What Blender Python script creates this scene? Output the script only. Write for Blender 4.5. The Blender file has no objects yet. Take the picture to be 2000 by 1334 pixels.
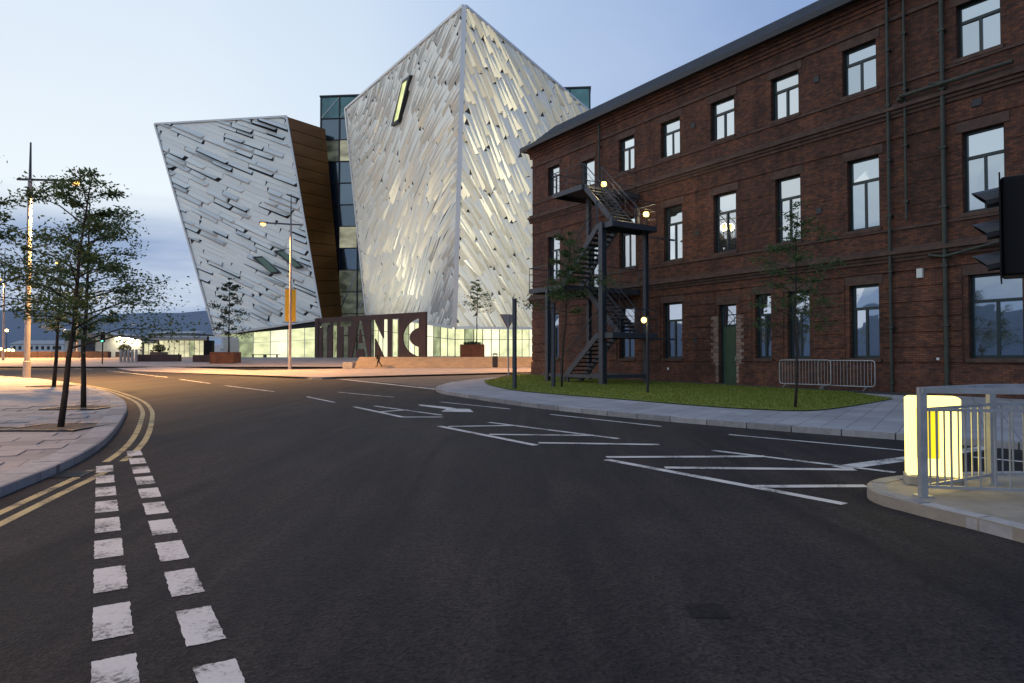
import bpy, bmesh, math, random
from mathutils import Vector, Matrix, Euler
random.seed(7)
R = math.radians
scene = bpy.context.scene
COL = scene.collection

# ------------------------------------------------------------------ camera
F = 4000.0 / 3.0                 # focal length in photo pixels (24 mm on 36 mm)
PITCH = math.atan2(33.0, F)
CAM = Vector((0.0, 0.0, 1.62))
cam_d = bpy.data.cameras.new('camera')
cam_d.lens = 24.0; cam_d.sensor_width = 36.0; cam_d.clip_start = 0.1; cam_d.clip_end = 20000.0
cam = bpy.data.objects.new('camera', cam_d); COL.objects.link(cam)
cam.location = CAM; cam.rotation_euler = (math.pi / 2 + PITCH, 0, 0)
scene.camera = cam

# ------------------------------------------------------------------ sky
SUN_AZ = -78.0                    # degrees from +Y (view direction), negative = left
SUN_EL = 3.0
world = bpy.data.worlds.new('World'); scene.world = world; world.use_nodes = True
wn, wl = world.node_tree.nodes, world.node_tree.links
wn.clear()
w_out = wn.new('ShaderNodeOutputWorld')
bg = wn.new('ShaderNodeBackground'); bg.inputs['Strength'].default_value = 1.30
sky = wn.new('ShaderNodeTexSky'); sky.sky_type = 'NISHITA'; sky.sun_disc = False
sky.sun_elevation = R(SUN_EL); sky.sun_rotation = R(SUN_AZ)
sky.air_density = 1.2; sky.dust_density = 0.6; sky.ozone_density = 3.0
skm = wn.new('ShaderNodeMixRGB'); skm.blend_type = 'MULTIPLY'; skm.inputs[0].default_value = 1.0
skm.inputs[2].default_value = (0.10, 0.10, 0.115, 1)
wl.new(sky.outputs[0], skm.inputs[1])
tc = wn.new('ShaderNodeTexCoord')
sep = wn.new('ShaderNodeSeparateXYZ'); wl.new(tc.outputs['Generated'], sep.inputs[0])
def wmath(op, a, b=None, clamp=False):
    n = wn.new('ShaderNodeMath'); n.operation = op; n.use_clamp = clamp
    for i, x in enumerate((a, b)):
        if x is None: continue
        if isinstance(x, (int, float)): n.inputs[i].default_value = x
        else: wl.new(x, n.inputs[i])
    return n.outputs[0]
def wramp(src, stops):
    n = wn.new('ShaderNodeValToRGB'); e = n.color_ramp.elements
    while len(e) < len(stops): e.new(0.5)
    for el, (p, c) in zip(e, stops):
        el.position = p; el.color = (*c, 1) if len(c) == 3 else c
    wl.new(src, n.inputs[0]); return n.outputs[0]
def wmix(f, a, b):
    n = wn.new('ShaderNodeMixRGB')
    for i, x in ((0, f), (1, a), (2, b)):
        if isinstance(x, (int, float)): n.inputs[i].default_value = x
        elif isinstance(x, tuple): n.inputs[i].default_value = (*x, 1)
        else: wl.new(x, n.inputs[i])
    return n.outputs[0]
zpos = wmath('MAXIMUM', sep.outputs['Z'], 0.0)
# brightness of the high thin overcast: brighter towards the set sun (west, left)
west = wmath('ADD', wmath('MULTIPLY', sep.outputs['X'], -0.5), 0.5, True)
high = wramp(west, [(0.0, (0.20, 0.29, 0.52)), (0.33, (0.30, 0.41, 0.64)), (0.5, (0.50, 0.62, 0.80)), (0.60, (0.72, 0.82, 0.90)), (0.70, (0.80, 0.87, 0.92)), (1.0, (0.80, 0.85, 0.88))])
elev = wramp(zpos, [(0.0, (0.9, 0.9, 0.95)), (0.22, (1, 1, 1)), (0.45, (0.84, 0.88, 0.95)), (1.0, (0.5, 0.58, 0.74))])
hm = wn.new('ShaderNodeMixRGB'); hm.blend_type = 'MULTIPLY'; hm.inputs[0].default_value = 1
wl.new(high, hm.inputs[1]); wl.new(elev, hm.inputs[2])
base = wmix(0.80, skm.outputs[0], hm.outputs[0])
# clouds: low dark bank + streaks, faint grey veil above
mp = wn.new('ShaderNodeMapping'); mp.inputs['Scale'].default_value = (1.6, 1.6, 9.0)
wl.new(tc.outputs['Generated'], mp.inputs[0])
nz = wn.new('ShaderNodeTexNoise'); nz.inputs['Scale'].default_value = 1.7; nz.inputs['Detail'].default_value = 6; nz.inputs['Roughness'].default_value = 0.52
wl.new(mp.outputs[0], nz.inputs[0])
low = wmath('SUBTRACT', 1.0, wmath('DIVIDE', zpos, 0.235), True)
bank = wmath('MULTIPLY', wmath('POWER', low, 0.6), wmath('ADD', 0.88, wmath('MULTIPLY', wmath('SUBTRACT', nz.outputs[0], 0.5), 3.0)))
bankf = wramp(bank, [(0.12, (0, 0, 0)), (0.75, (1, 1, 1))])
base = wmix(wmath('MULTIPLY', bankf, 0.88), base, (0.20, 0.285, 0.46))
mp2 = wn.new('ShaderNodeMapping'); mp2.inputs['Scale'].default_value = (1.0, 1.0, 2.2); mp2.inputs['Location'].default_value = (3.1, 0.7, 0.2)
wl.new(tc.outputs['Generated'], mp2.inputs[0])
nz2 = wn.new('ShaderNodeTexNoise'); nz2.inputs['Scale'].default_value = 2.3; nz2.inputs['Detail'].default_value = 5; nz2.inputs['Roughness'].default_value = 0.5
wl.new(mp2.outputs[0], nz2.inputs[0])
veil = wramp(nz2.outputs[0], [(0.42, (0, 0, 0)), (0.72, (1, 1, 1))])
base = wmix(wmath('MULTIPLY', veil, 0.22), base, (0.50, 0.56, 0.70))
wl.new(base, bg.inputs['Color']); wl.new(bg.outputs[0], w_out.inputs[0])

# ------------------------------------------------------------------ sun (already down: weak, wide)
sl = bpy.data.lights.new('sun', 'SUN'); sl.energy = 0.10; sl.angle = R(30); sl.color = (1.0, 0.86, 0.72)
sun = bpy.data.objects.new('sun', sl); COL.objects.link(sun)
sd = Vector((math.sin(R(SUN_AZ)) * math.cos(R(SUN_EL + 8)), math.cos(R(SUN_AZ)) * math.cos(R(SUN_EL + 8)), math.sin(R(SUN_EL + 8))))
sun.rotation_euler = (-sd).to_track_quat('-Z', 'Y').to_euler()

# ------------------------------------------------------------------ exposure / render
vs = scene.view_settings
vs.view_transform = 'Standard'; vs.look = 'None'; vs.exposure = 0.0; vs.gamma = 1.0; vs.use_curve_mapping = False
scene.render.engine = 'CYCLES'
cy = scene.cycles
cy.use_denoising = True
try: cy.denoiser = 'OPENIMAGEDENOISE'
except Exception: pass
cy.max_bounces = 5; cy.diffuse_bounces = 2; cy.glossy_bounces = 3; cy.transmission_bounces = 3; cy.transparent_max_bounces = 6
cy.caustics_reflective = False; cy.caustics_refractive = False
cy.sample_clamp_indirect = 4.0

# ------------------------------------------------------------------ pixel helpers (survey of the photograph)
SL = 0.0115                        # the street climbs gently away from the camera
def G(y): return SL * max(-40.0, min(y, 80.0))
def ray(u, v):
    a = (u - 1000.0) / F; b = (667.0 - v) / F
    return Vector((a, math.cos(PITCH) - b * math.sin(PITCH), math.sin(PITCH) + b * math.cos(PITCH)))
def on_z(u, v, z):
    d = ray(u, v); return CAM + d * ((z - CAM.z) / d.z)
def on_y(u, v, y):
    d = ray(u, v); return CAM + d * (y / d.y)
def on_g(u, v, h=0.0):
    d = ray(u, v); return CAM + d * ((h - CAM.z) / (d.z - SL * d.y))

# ------------------------------------------------------------------ mesh builder
class MB:
    def __init__(s): s.v = []; s.f = []
    def add(s, vs, fs):
        o = len(s.v); s.v += [tuple(p) for p in vs]; s.f += [tuple(i + o for i in q) for q in fs]; return s
    def quad(s, a, b, c, d): return s.add([a, b, c, d], [(0, 1, 2, 3)])
    def box(s, x0, x1, y0, y1, z0, z1):
        return s.add([(x0, y0, z0), (x1, y0, z0), (x1, y1, z0), (x0, y1, z0), (x0, y0, z1), (x1, y0, z1), (x1, y1, z1), (x0, y1, z1)],
                     [(0, 3, 2, 1), (4, 5, 6, 7), (0, 1, 5, 4), (1, 2, 6, 5), (2, 3, 7, 6), (3, 0, 4, 7)])
    def bar(s, p, q, w, h=None, up=(0, 0, 1)):
        h = h or w; p = Vector(p); q = Vector(q); d = (q - p).normalized(); up = Vector(up)
        if abs(d.dot(up)) > 0.98: up = Vector((0, 1, 0))
        x = d.cross(up).normalized(); y = x.cross(d).normalized()
        c = [x * (-w / 2) + y * (-h / 2), x * (w / 2) + y * (-h / 2), x * (w / 2) + y * (h / 2), x * (-w / 2) + y * (h / 2)]
        return s.add([p + k for k in c] + [q + k for k in c], [(3, 2, 1, 0), (4, 5, 6, 7), (0, 1, 5, 4), (1, 2, 6, 5), (2, 3, 7, 6), (3, 0, 4, 7)])
    def tube(s, pts, rads, n=8, cap=True):
        pts = [Vector(p) for p in pts]
        if isinstance(rads, (int, float)): rads = [rads] * len(pts)
        o = len(s.v); ref = Vector((0.31, 0.95, 0.05))
        for i, p in enumerate(pts):
            d = (pts[min(i + 1, len(pts) - 1)] - pts[max(i - 1, 0)]).normalized()
            rr = ref if abs(d.dot(ref)) < 0.95 else Vector((0, 0, 1))
            x = d.cross(rr).normalized(); y = d.cross(x).normalized()
            for k in range(n):
                a = 2 * math.pi * k / n
                s.v.append(tuple(p + x * (math.cos(a) * rads[i]) + y * (math.sin(a) * rads[i])))
        for i in range(len(pts) - 1):
            for k in range(n):
                a = o + i * n + k; b = o + i * n + (k + 1) % n
                s.f.append((a, b, b + n, a + n))
        if cap:
            s.f.append(tuple(o + k for k in reversed(range(n)))); e = o + (len(pts) - 1) * n
            s.f.append(tuple(e + k for k in range(n)))
        return s
    def lathe(s, c, prof, n=16):
        c = Vector(c); o = len(s.v)
        for r, z in prof:
            for k in range(n):
                a = 2 * math.pi * k / n; s.v.append((c.x + r * math.cos(a), c.y + r * math.sin(a), c.z + z))
        for i in range(len(prof) - 1):
            for k in range(n):
                a = o + i * n + k; b = o + i * n + (k + 1) % n; s.f.append((a, b, b + n, a + n))
        s.f.append(tuple(o + k for k in reversed(range(n)))); e = o + (len(prof) - 1) * n; s.f.append(tuple(e + k for k in range(n)))
        return s
    def prism(s, poly, lo, hi):            # poly of xy; lo/hi = z functions or numbers
        fl = lo if callable(lo) else (lambda x, y: lo); fh = hi if callable(hi) else (lambda x, y: hi)
        n = len(poly); o = len(s.v)
        s.v += [(x, y, fl(x, y)) for x, y in poly] + [(x, y, fh(x, y)) for x, y in poly]
        s.f.append(tuple(o + k for k in reversed(range(n)))); s.f.append(tuple(o + n + k for k in range(n)))
        for k in range(n): s.f.append((o + k, o + (k + 1) % n, o + n + (k + 1) % n, o + n + k))
        return s
    def mesh(s, name):
        m = bpy.data.meshes.new(name); m.from_pydata(s.v, [], s.f); m.update(); return m

def obj(name, mb, mat, parent=None, smooth=False, bevel=0.0, keep=False, fix=True):
    me = mb if isinstance(mb, bpy.types.Mesh) else mb.mesh(name)
    if fix and not isinstance(mb, bpy.types.Mesh):
        bm = bmesh.new(); bm.from_mesh(me); bmesh.ops.recalc_face_normals(bm, faces=bm.faces); bm.to_mesh(me); bm.free()
    if mat is not None and not me.materials: me.materials.append(mat)
    if smooth:
        for p in me.polygons: p.use_smooth = True
    o = bpy.data.objects.new(name, me); COL.objects.link(o)
    if parent is not None:
        o.parent = parent
        if keep: o.matrix_parent_inverse = parent_matrix(parent).inverted()
    if bevel:
        b = o.modifiers.new('bevel', 'BEVEL'); b.width = bevel; b.segments = 2; b.limit_method = 'ANGLE'
    return o
def parent_matrix(p):
    m = Matrix.LocRotScale(p.location, p.rotation_euler, p.scale)
    if p.parent: m = parent_matrix(p.parent) @ p.matrix_parent_inverse @ m
    return m
def tag(o, label, cat, group=None):
    o['label'] = label; o['category'] = cat
    if group: o['group'] = group
    return o
def struct(o): o['kind'] = 'structure'; return o
def stuff(o): o['kind'] = 'stuff'; return o
def thing(name, label, cat, loc=(0, 0, 0), rz=0.0, group=None):
    o = bpy.data.objects.new(name, None); COL.objects.link(o); o.empty_display_size = 0.2
    o.location = loc; o.rotation_euler = (0, 0, rz); return tag(o, label, cat, group)
def dup(o, loc, rz=None, label=None, parent=None):
    c = o.copy(); COL.objects.link(c); c.parent = parent
    if loc is not None: c.location = loc
    if rz is not None: c.rotation_euler = (0, 0, rz)
    if label: c['label'] = label
    for ch in [k for k in o.children]: dup(ch, None, None, None, c)
    return c

# ------------------------------------------------------------------ materials
def nodes(m):
    m.use_nodes = True; t = m.node_tree; return t, t.nodes, t.links, t.nodes['Principled BSDF']
def mat(name, col, rough=0.6, metal=0.0, var=0.0, scale=4.0, bump=0.0, bscale=40.0, col2=None, detail=5, rand=0.0, emit=None, es=0.0, spec=None, coords='Object', stretch=None):
    m = bpy.data.materials.new(name); t, N, L, B = nodes(m)
    B.inputs['Base Color'].default_value = (*col, 1); B.inputs['Roughness'].default_value = rough; B.inputs['Metallic'].default_value = metal
    if spec is not None: B.inputs['Specular IOR Level'].default_value = spec
    if emit: B.inputs['Emission Color'].default_value = (*emit, 1); B.inputs['Emission Strength'].default_value = es
    cc = None; tcn = N.new('ShaderNodeTexCoord'); src = tcn.outputs[coords]
    if stretch:
        mpn = N.new('ShaderNodeMapping'); mpn.inputs['Scale'].default_value = stretch; L.new(src, mpn.inputs[0]); src = mpn.outputs[0]
    if var or col2:
        nzn = N.new('ShaderNodeTexNoise'); nzn.inputs['Scale'].default_value = scale; nzn.inputs['Detail'].default_value = detail; nzn.inputs['Roughness'].default_value = 0.6
        L.new(src, nzn.inputs[0])
        rp = N.new('ShaderNodeValToRGB'); e = rp.color_ramp.elements
        e[0].position = 0.32; e[1].position = 0.70
        c2 = col2 or tuple(min(1, c * (1 + var)) for c in col)
        c1 = col if col2 else tuple(c * (1 - var) for c in col)
        e[0].color = (*c1, 1); e[1].color = (*c2, 1); L.new(nzn.outputs[0], rp.inputs[0]); cc = rp.outputs[0]
    if rand:
        oi = N.new('ShaderNodeObjectInfo'); mr = N.new('ShaderNodeMapRange')
        mr.inputs[3].default_value = 1 - rand; mr.inputs[4].default_value = 1 + rand; L.new(oi.outputs['Random'], mr.inputs[0])
        mx = N.new('ShaderNodeMixRGB'); mx.blend_type = 'MULTIPLY'; mx.inputs[0].default_value = 1
        if cc: L.new(cc, mx.inputs[1])
        else: mx.inputs[1].default_value = (*col, 1)
        L.new(mr.outputs[0], mx.inputs[2]); cc = mx.outputs[0]
    if cc: L.new(cc, B.inputs['Base Color'])
    if bump:
        n2 = N.new('ShaderNodeTexNoise'); n2.inputs['Scale'].default_value = bscale; n2.inputs['Detail'].default_value = 4; L.new(src, n2.inputs[0])
        bp = N.new('ShaderNodeBump'); bp.inputs['Strength'].default_value = bump; bp.inputs['Distance'].default_value = 0.02
        L.new(n2.outputs[0], bp.inputs['Height']); L.new(bp.outputs[0], B.inputs['Normal'])
    return m
def emat(name, col, s, var=0.0, scale=3.0, stretch=(1, 1, 1)):
    m = bpy.data.materials.new(name); t, N, L, B = nodes(m)
    B.inputs['Base Color'].default_value = (*[c * 0.3 for c in col], 1); B.inputs['Roughness'].default_value = 0.25
    B.inputs['Emission Color'].default_value = (*col, 1); B.inputs['Emission Strength'].default_value = s
    if var:
        tcn = N.new('ShaderNodeTexCoord'); mpn = N.new('ShaderNodeMapping'); mpn.inputs['Scale'].default_value = stretch; L.new(tcn.outputs['Object'], mpn.inputs[0])
        nzn = N.new('ShaderNodeTexNoise'); nzn.inputs['Scale'].default_value = scale; nzn.inputs['Detail'].default_value = 3; L.new(mpn.outputs[0], nzn.inputs[0])
        mr = N.new('ShaderNodeMapRange'); mr.inputs[1].default_value = 0.3; mr.inputs[2].default_value = 0.7
        mr.inputs[3].default_value = s * (1 - var); mr.inputs[4].default_value = s * (1 + var); L.new(nzn.outputs[0], mr.inputs[0]); L.new(mr.outputs[0], B.inputs['Emission Strength'])
    return m
M = {}
def asphalt():
    m = bpy.data.materials.new('asphalt'); t, N, L, B = nodes(m)
    tcn = N.new('ShaderNodeTexCoord')
    n1 = N.new('ShaderNodeTexNoise'); n1.inputs['Scale'].default_value = 0.35; n1.inputs['Detail'].default_value = 6; n1.inputs['Roughness'].default_value = 0.65
    n2 = N.new('ShaderNodeTexVoronoi'); n2.inputs['Scale'].default_value = 48
    n3 = N.new('ShaderNodeTexNoise'); n3.inputs['Scale'].default_value = 45; n3.inputs['Detail'].default_value = 3
    for n in (n1, n2, n3): L.new(tcn.outputs['Object'], n.inputs['Vector'])
    r1 = N.new('ShaderNodeValToRGB'); r1.color_ramp.elements[0].position = 0.3; r1.color_ramp.elements[1].position = 0.72
    r1.color_ramp.elements[0].color = (0.0100, 0.0098, 0.0118, 1); r1.color_ramp.elements[1].color = (0.030, 0.0268, 0.0262, 1); L.new(n1.outputs[0], r1.inputs[0])
    r2 = N.new('ShaderNodeValToRGB'); r2.color_ramp.elements[0].position = 0.0; r2.color_ramp.elements[1].position = 1.0
    r2.color_ramp.elements[0].color = (0.25, 0.25, 0.27, 1); r2.color_ramp.elements[1].color = (2.3, 2.15, 2.0, 1); L.new(n2.outputs['Color'], r2.inputs[0])
    mx = N.new('ShaderNodeMixRGB'); mx.blend_type = 'MULTIPLY'; mx.inputs[0].default_value = 0.85; L.new(r1.outputs[0], mx.inputs[1]); L.new(r2.outputs[0], mx.inputs[2])
    n4 = N.new('ShaderNodeTexNoise'); n4.inputs['Scale'].default_value = 1.0; n4.inputs['Detail'].default_value = 4; n4.inputs['Distortion'].default_value = 1.2
    mp4 = N.new('ShaderNodeMapping'); mp4.inputs['Rotation'].default_value = (0, 0, R(-28)); mp4.inputs['Scale'].default_value = (1.3, .16, 1); L.new(tcn.outputs['Object'], mp4.inputs[0]); L.new(mp4.outputs[0], n4.inputs['Vector'])
    r4 = N.new('ShaderNodeValToRGB'); r4.color_ramp.elements[0].position = .36; r4.color_ramp.elements[1].position = .64; r4.color_ramp.elements[0].color = (.66, .66, .70, 1); r4.color_ramp.elements[1].color = (1.34, 1.30, 1.25, 1); L.new(n4.outputs[0], r4.inputs[0])
    mx4 = N.new('ShaderNodeMixRGB'); mx4.blend_type = 'MULTIPLY'; mx4.inputs[0].default_value = 1; L.new(mx.outputs[0], mx4.inputs[1]); L.new(r4.outputs[0], mx4.inputs[2])
    L.new(mx4.outputs[0], B.inputs['Base Color'])
    rr = N.new('ShaderNodeMapRange'); rr.inputs[3].default_value = 0.62; rr.inputs[4].default_value = 0.9; L.new(n1.outputs[0], rr.inputs[0]); L.new(rr.outputs[0], B.inputs['Roughness'])
    B.inputs['Specular IOR Level'].default_value = 0.22
    bp = N.new('ShaderNodeBump'); bp.inputs['Strength'].default_value = 0.45; bp.inputs['Distance'].default_value = 0.008
    ad = N.new('ShaderNodeMath'); ad.operation = 'ADD'; L.new(n2.outputs['Distance'], ad.inputs[0]); L.new(n3.outputs[0], ad.inputs[1])
    L.new(ad.outputs[0], bp.inputs['Height']); L.new(bp.outputs[0], B.inputs['Normal'])
    return m
M['asphalt'] = asphalt()
def paint(name, col, worn):
    m = bpy.data.materials.new(name); t, N, L, B = nodes(m); tcn = N.new('ShaderNodeTexCoord')
    n1 = N.new('ShaderNodeTexNoise'); n1.inputs['Scale'].default_value = 28; n1.inputs['Detail'].default_value = 6; n1.inputs['Roughness'].default_value = 0.75
    n2 = N.new('ShaderNodeTexNoise'); n2.inputs['Scale'].default_value = 2.2; n2.inputs['Detail'].default_value = 3
    for n in (n1, n2): L.new(tcn.outputs['Object'], n.inputs['Vector'])
    mu = N.new('ShaderNodeMath'); mu.operation = 'ADD'; L.new(n1.outputs[0], mu.inputs[0]); L.new(n2.outputs[0], mu.inputs[1])
    r = N.new('ShaderNodeValToRGB'); e = r.color_ramp.elements
    e[0].position = 0.70 * 1.0 * 0.5 + worn * 0.1; e[1].position = e[0].position + 0.10
    mr = N.new('ShaderNodeMath'); mr.operation = 'MULTIPLY'; mr.inputs[1].default_value = 0.5; L.new(mu.outputs[0], mr.inputs[0])
    e[0].color = (0.06, 0.057, 0.055, 1); e[1].color = (*col, 1); e2 = r.color_ramp.elements.new(min(0.95, e[1].position + 0.2)); e2.color = (*[c * 1.12 for c in col], 1)
    L.new(mr.outputs[0], r.inputs[0]); L.new(r.outputs[0], B.inputs['Base Color']); B.inputs['Roughness'].default_value = 0.75
    bp = N.new('ShaderNodeBump'); bp.inputs['Strength'].default_value = 0.4; bp.inputs['Distance'].default_value = 0.01; L.new(n1.outputs[0], bp.inputs['Height']); L.new(bp.outputs[0], B.inputs['Normal'])
    return m
M['white_paint'] = paint('white_road_paint', (0.56, 0.55, 0.53), 0.42)
M['yellow_paint'] = paint('yellow_road_paint', (0.43, 0.36, 0.18), 0.5)
def brickmat(name, c1, c2, mortar, bw, bh, msize=0.012, offs=0.5, plane='xz', var=0.5, rough=0.85, bump=0.5, rot=0.0, stain=0.45):
    m = bpy.data.materials.new(name); t, N, L, B = nodes(m); tcn = N.new('ShaderNodeTexCoord')
    src = tcn.outputs['Object']
    if plane == 'xz':
        sp = N.new('ShaderNodeSeparateXYZ'); L.new(src, sp.inputs[0]); cb = N.new('ShaderNodeCombineXYZ')
        ad = N.new('ShaderNodeMath'); ad.operation = 'ADD'; L.new(sp.outputs['X'], ad.inputs[0]); L.new(sp.outputs['Y'], ad.inputs[1])
        L.new(ad.outputs[0], cb.inputs[0]); L.new(sp.outputs['Z'], cb.inputs[1]); vec = cb.outputs[0]
    else:
        mpn = N.new('ShaderNodeMapping'); mpn.inputs['Rotation'].default_value = (0, 0, rot); L.new(src, mpn.inputs[0]); vec = mpn.outputs[0]
    bt = N.new('ShaderNodeTexBrick'); bt.offset = offs
    bt.inputs['Color1'].default_value = (*c1, 1); bt.inputs['Color2'].default_value = (*c2, 1); bt.inputs['Mortar'].default_value = (*mortar, 1)
    bt.inputs['Scale'].default_value = 1.0; bt.inputs['Mortar Size'].default_value = msize; bt.inputs['Brick Width'].default_value = bw; bt.inputs['Row Height'].default_value = bh
    bt.inputs['Bias'].default_value = 0.0; bt.inputs['Mortar Smooth'].default_value = 0.2
    L.new(vec, bt.inputs['Vector'])
    n1 = N.new('ShaderNodeTexNoise'); n1.inputs['Scale'].default_value = 0.55; n1.inputs['Detail'].default_value = 7; n1.inputs['Roughness'].default_value = 0.65; L.new(src, n1.inputs['Vector'])
    r1 = N.new('ShaderNodeValToRGB'); r1.color_ramp.elements[0].position = 0.34; r1.color_ramp.elements[1].position = 0.66
    r1.color_ramp.elements[0].color = (1 - stain, 1 - stain, 1 - stain * 0.95, 1); r1.color_ramp.elements[1].color = (1 + var * 0.4, 1 + var * 0.4, 1 + var * 0.4, 1)
    L.new(n1.outputs[0], r1.inputs[0])
    mx = N.new('ShaderNodeMixRGB'); mx.blend_type = 'MULTIPLY'; mx.inputs[0].default_value = 1; L.new(bt.outputs['Color'], mx.inputs[1]); L.new(r1.outputs[0], mx.inputs[2])
    if stain > .4 and plane == 'xz':
        mp5 = N.new('ShaderNodeMapping'); mp5.inputs['Scale'].default_value = (1.7, 1.7, .16); L.new(src, mp5.inputs[0])
        n5 = N.new('ShaderNodeTexNoise'); n5.inputs['Scale'].default_value = 1.0; n5.inputs['Detail'].default_value = 6; L.new(mp5.outputs[0], n5.inputs['Vector'])
        n6 = N.new('ShaderNodeTexNoise'); n6.inputs['Scale'].default_value = 5.0; n6.inputs['Detail'].default_value = 3; L.new(src, n6.inputs['Vector'])
        ml = N.new('ShaderNodeMath'); ml.operation = 'ADD'; L.new(n5.outputs[0], ml.inputs[0]); L.new(n6.outputs[0], ml.inputs[1])
        hf = N.new('ShaderNodeMath'); hf.operation = 'MULTIPLY'; hf.inputs[1].default_value = .5; L.new(ml.outputs[0], hf.inputs[0])
        r5 = N.new('ShaderNodeValToRGB'); r5.color_ramp.elements[0].position = .38; r5.color_ramp.elements[1].position = .62; r5.color_ramp.elements[0].color = (.58, .59, .62, 1); r5.color_ramp.elements[1].color = (1.2, 1.16, 1.1, 1); L.new(hf.outputs[0], r5.inputs[0])
        m5 = N.new('ShaderNodeMixRGB'); m5.blend_type = 'MULTIPLY'; m5.inputs[0].default_value = 1; L.new(mx.outputs[0], m5.inputs[1]); L.new(r5.outputs[0], m5.inputs[2]); mx = m5
    L.new(mx.outputs[0], B.inputs['Base Color']); B.inputs['Roughness'].default_value = rough
    bp = N.new('ShaderNodeBump'); bp.invert = True; bp.inputs['Strength'].default_value = bump; bp.inputs['Distance'].default_value = 0.01
    L.new(bt.outputs['Fac'], bp.inputs['Height']); L.new(bp.outputs[0], B.inputs['Normal'])
    return m
M['brick'] = brickmat('red_brick', (0.222, 0.074, 0.035), (0.078, 0.031, 0.020), (0.060, 0.044, 0.036), 0.225, 0.075)
M['brick_band'] = brickmat('red_brick_band', (0.225, 0.080, 0.039), (0.100, 0.038, 0.024), (0.06, 0.042, 0.035), 0.225, 0.075)
M['sandstone'] = mat('brown_sandstone', (0.095, 0.056, 0.044), 0.85, var=0.35, scale=3, bump=0.4, bscale=25)
M['pale_brick'] = brickmat('patched_brick', (0.42, 0.32, 0.27), (0.20, 0.09, 0.06), (0.30, 0.26, 0.23), 0.225, 0.075, var=0.5)
M['slate'] = brickmat('roof_slate', (0.030, 0.036, 0.050), (0.020, 0.025, 0.036), (0.012, 0.013, 0.018), 0.3, 0.2, 0.008, rough=0.8, stain=0.2)
M['green_paint'] = mat('dark_green_window_paint', (0.010, 0.030, 0.034), 0.35)
M['door_green'] = mat('green_door_paint', (0.045, 0.085, 0.050), 0.5, var=0.2, scale=3)
M['pipe'] = mat('green_grey_iron', (0.040, 0.046, 0.036), 0.55, var=0.3, scale=3)
M['stair_steel'] = mat('blue_grey_steel', (0.055, 0.063, 0.080), 0.5, metal=0.2, var=0.15, scale=2)
M['dark_steel'] = mat('dark_grey_steel', (0.03, 0.033, 0.04), 0.45, metal=0.3)
M['galv'] = mat('galvanised_steel', (0.42, 0.43, 0.44), 0.45, metal=0.55, var=0.15, scale=6)
M['lamp_pole'] = mat('lamp_pole_paint', (0.36, 0.33, 0.32), 0.45, metal=0.2)
M['rust'] = mat('weathered_steel', (0.052, 0.034, 0.034), 0.8, col2=(0.088, 0.048, 0.040), scale=1.2, bump=0.2)
M['planter_rust'] = mat('rusty_planter_steel', (0.10, 0.040, 0.022), 0.8, col2=(0.19, 0.075, 0.035), scale=1.6)
M['bronze'] = mat('bronze_cladding', (0.20, 0.080, 0.016), 0.5, metal=0.35, col2=(0.30, 0.130, 0.030), scale=0.12)
M['kerb'] = mat('granite_kerb', (0.30, 0.30, 0.31), 0.8, var=0.16, scale=7, bump=0.35, bscale=60, rand=0.22)
M['slab'] = mat('paving_slab', (0.33, 0.31, 0.31), 0.8, var=0.16, scale=2.5, bump=0.3, bscale=55, rand=0.16)
M['slab_base'] = brickmat('paving_base', (0.34, 0.32, 0.32), (0.28, 0.265, 0.265), (0.15, 0.14, 0.14), 0.9, 0.6, 0.010, plane='xy', rot=R(-24), stain=0.2, bump=0.3)
M['paving'] = brickmat('pink_paving', (0.34, 0.29, 0.27), (0.28, 0.24, 0.23), (0.20, 0.18, 0.17), 0.9, 0.45, 0.012, plane='xy', rot=0.3, stain=0.15, bump=0.25)
M['paving_grey'] = brickmat('grey_paving', (0.33, 0.33, 0.35), (0.27, 0.27, 0.29), (0.17, 0.17, 0.18), 0.9, 0.45, 0.012, plane='xy', rot=R(-57), stain=0.15, bump=0.25)
M['setts'] = brickmat('road_setts', (0.125, 0.105, 0.095), (0.085, 0.075, 0.07), (0.05, 0.045, 0.04), 0.2, 0.1, 0.012, plane='xy', rot=0.5, stain=0.2)
M['step_stone'] = mat('sandstone_steps', (0.42, 0.33, 0.24), 0.8, var=0.15, scale=1.5)
M['lawn'] = mat('lawn', (0.095, 0.135, 0.010), 0.9, col2=(0.21, 0.235, 0.024), scale=3.0, detail=8, bump=0.8, bscale=30)
M['tar_path'] = mat('tarmac_path', (0.045, 0.042, 0.042), 0.9, var=0.2, scale=3, bump=0.3)
M['bark'] = mat('bark', (0.030, 0.024, 0.018), 0.9, var=0.3, scale=9, bump=0.5, bscale=30)
M['soil'] = mat('tree_pit_grit', (0.16, 0.12, 0.085), 0.95, var=0.3, scale=20)
M['concrete'] = mat('pale_concrete', (0.36, 0.34, 0.32), 0.85, var=0.15, scale=3)
M['black'] = mat('black_plastic', (0.006, 0.006, 0.008), 0.6, spec=.2)
M['ground'] = mat('far_ground', (0.10, 0.10, 0.09), 0.95, var=0.2, scale=0.05)
M['white'] = mat('white_paint', (0.72, 0.72, 0.70), 0.6)
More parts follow.
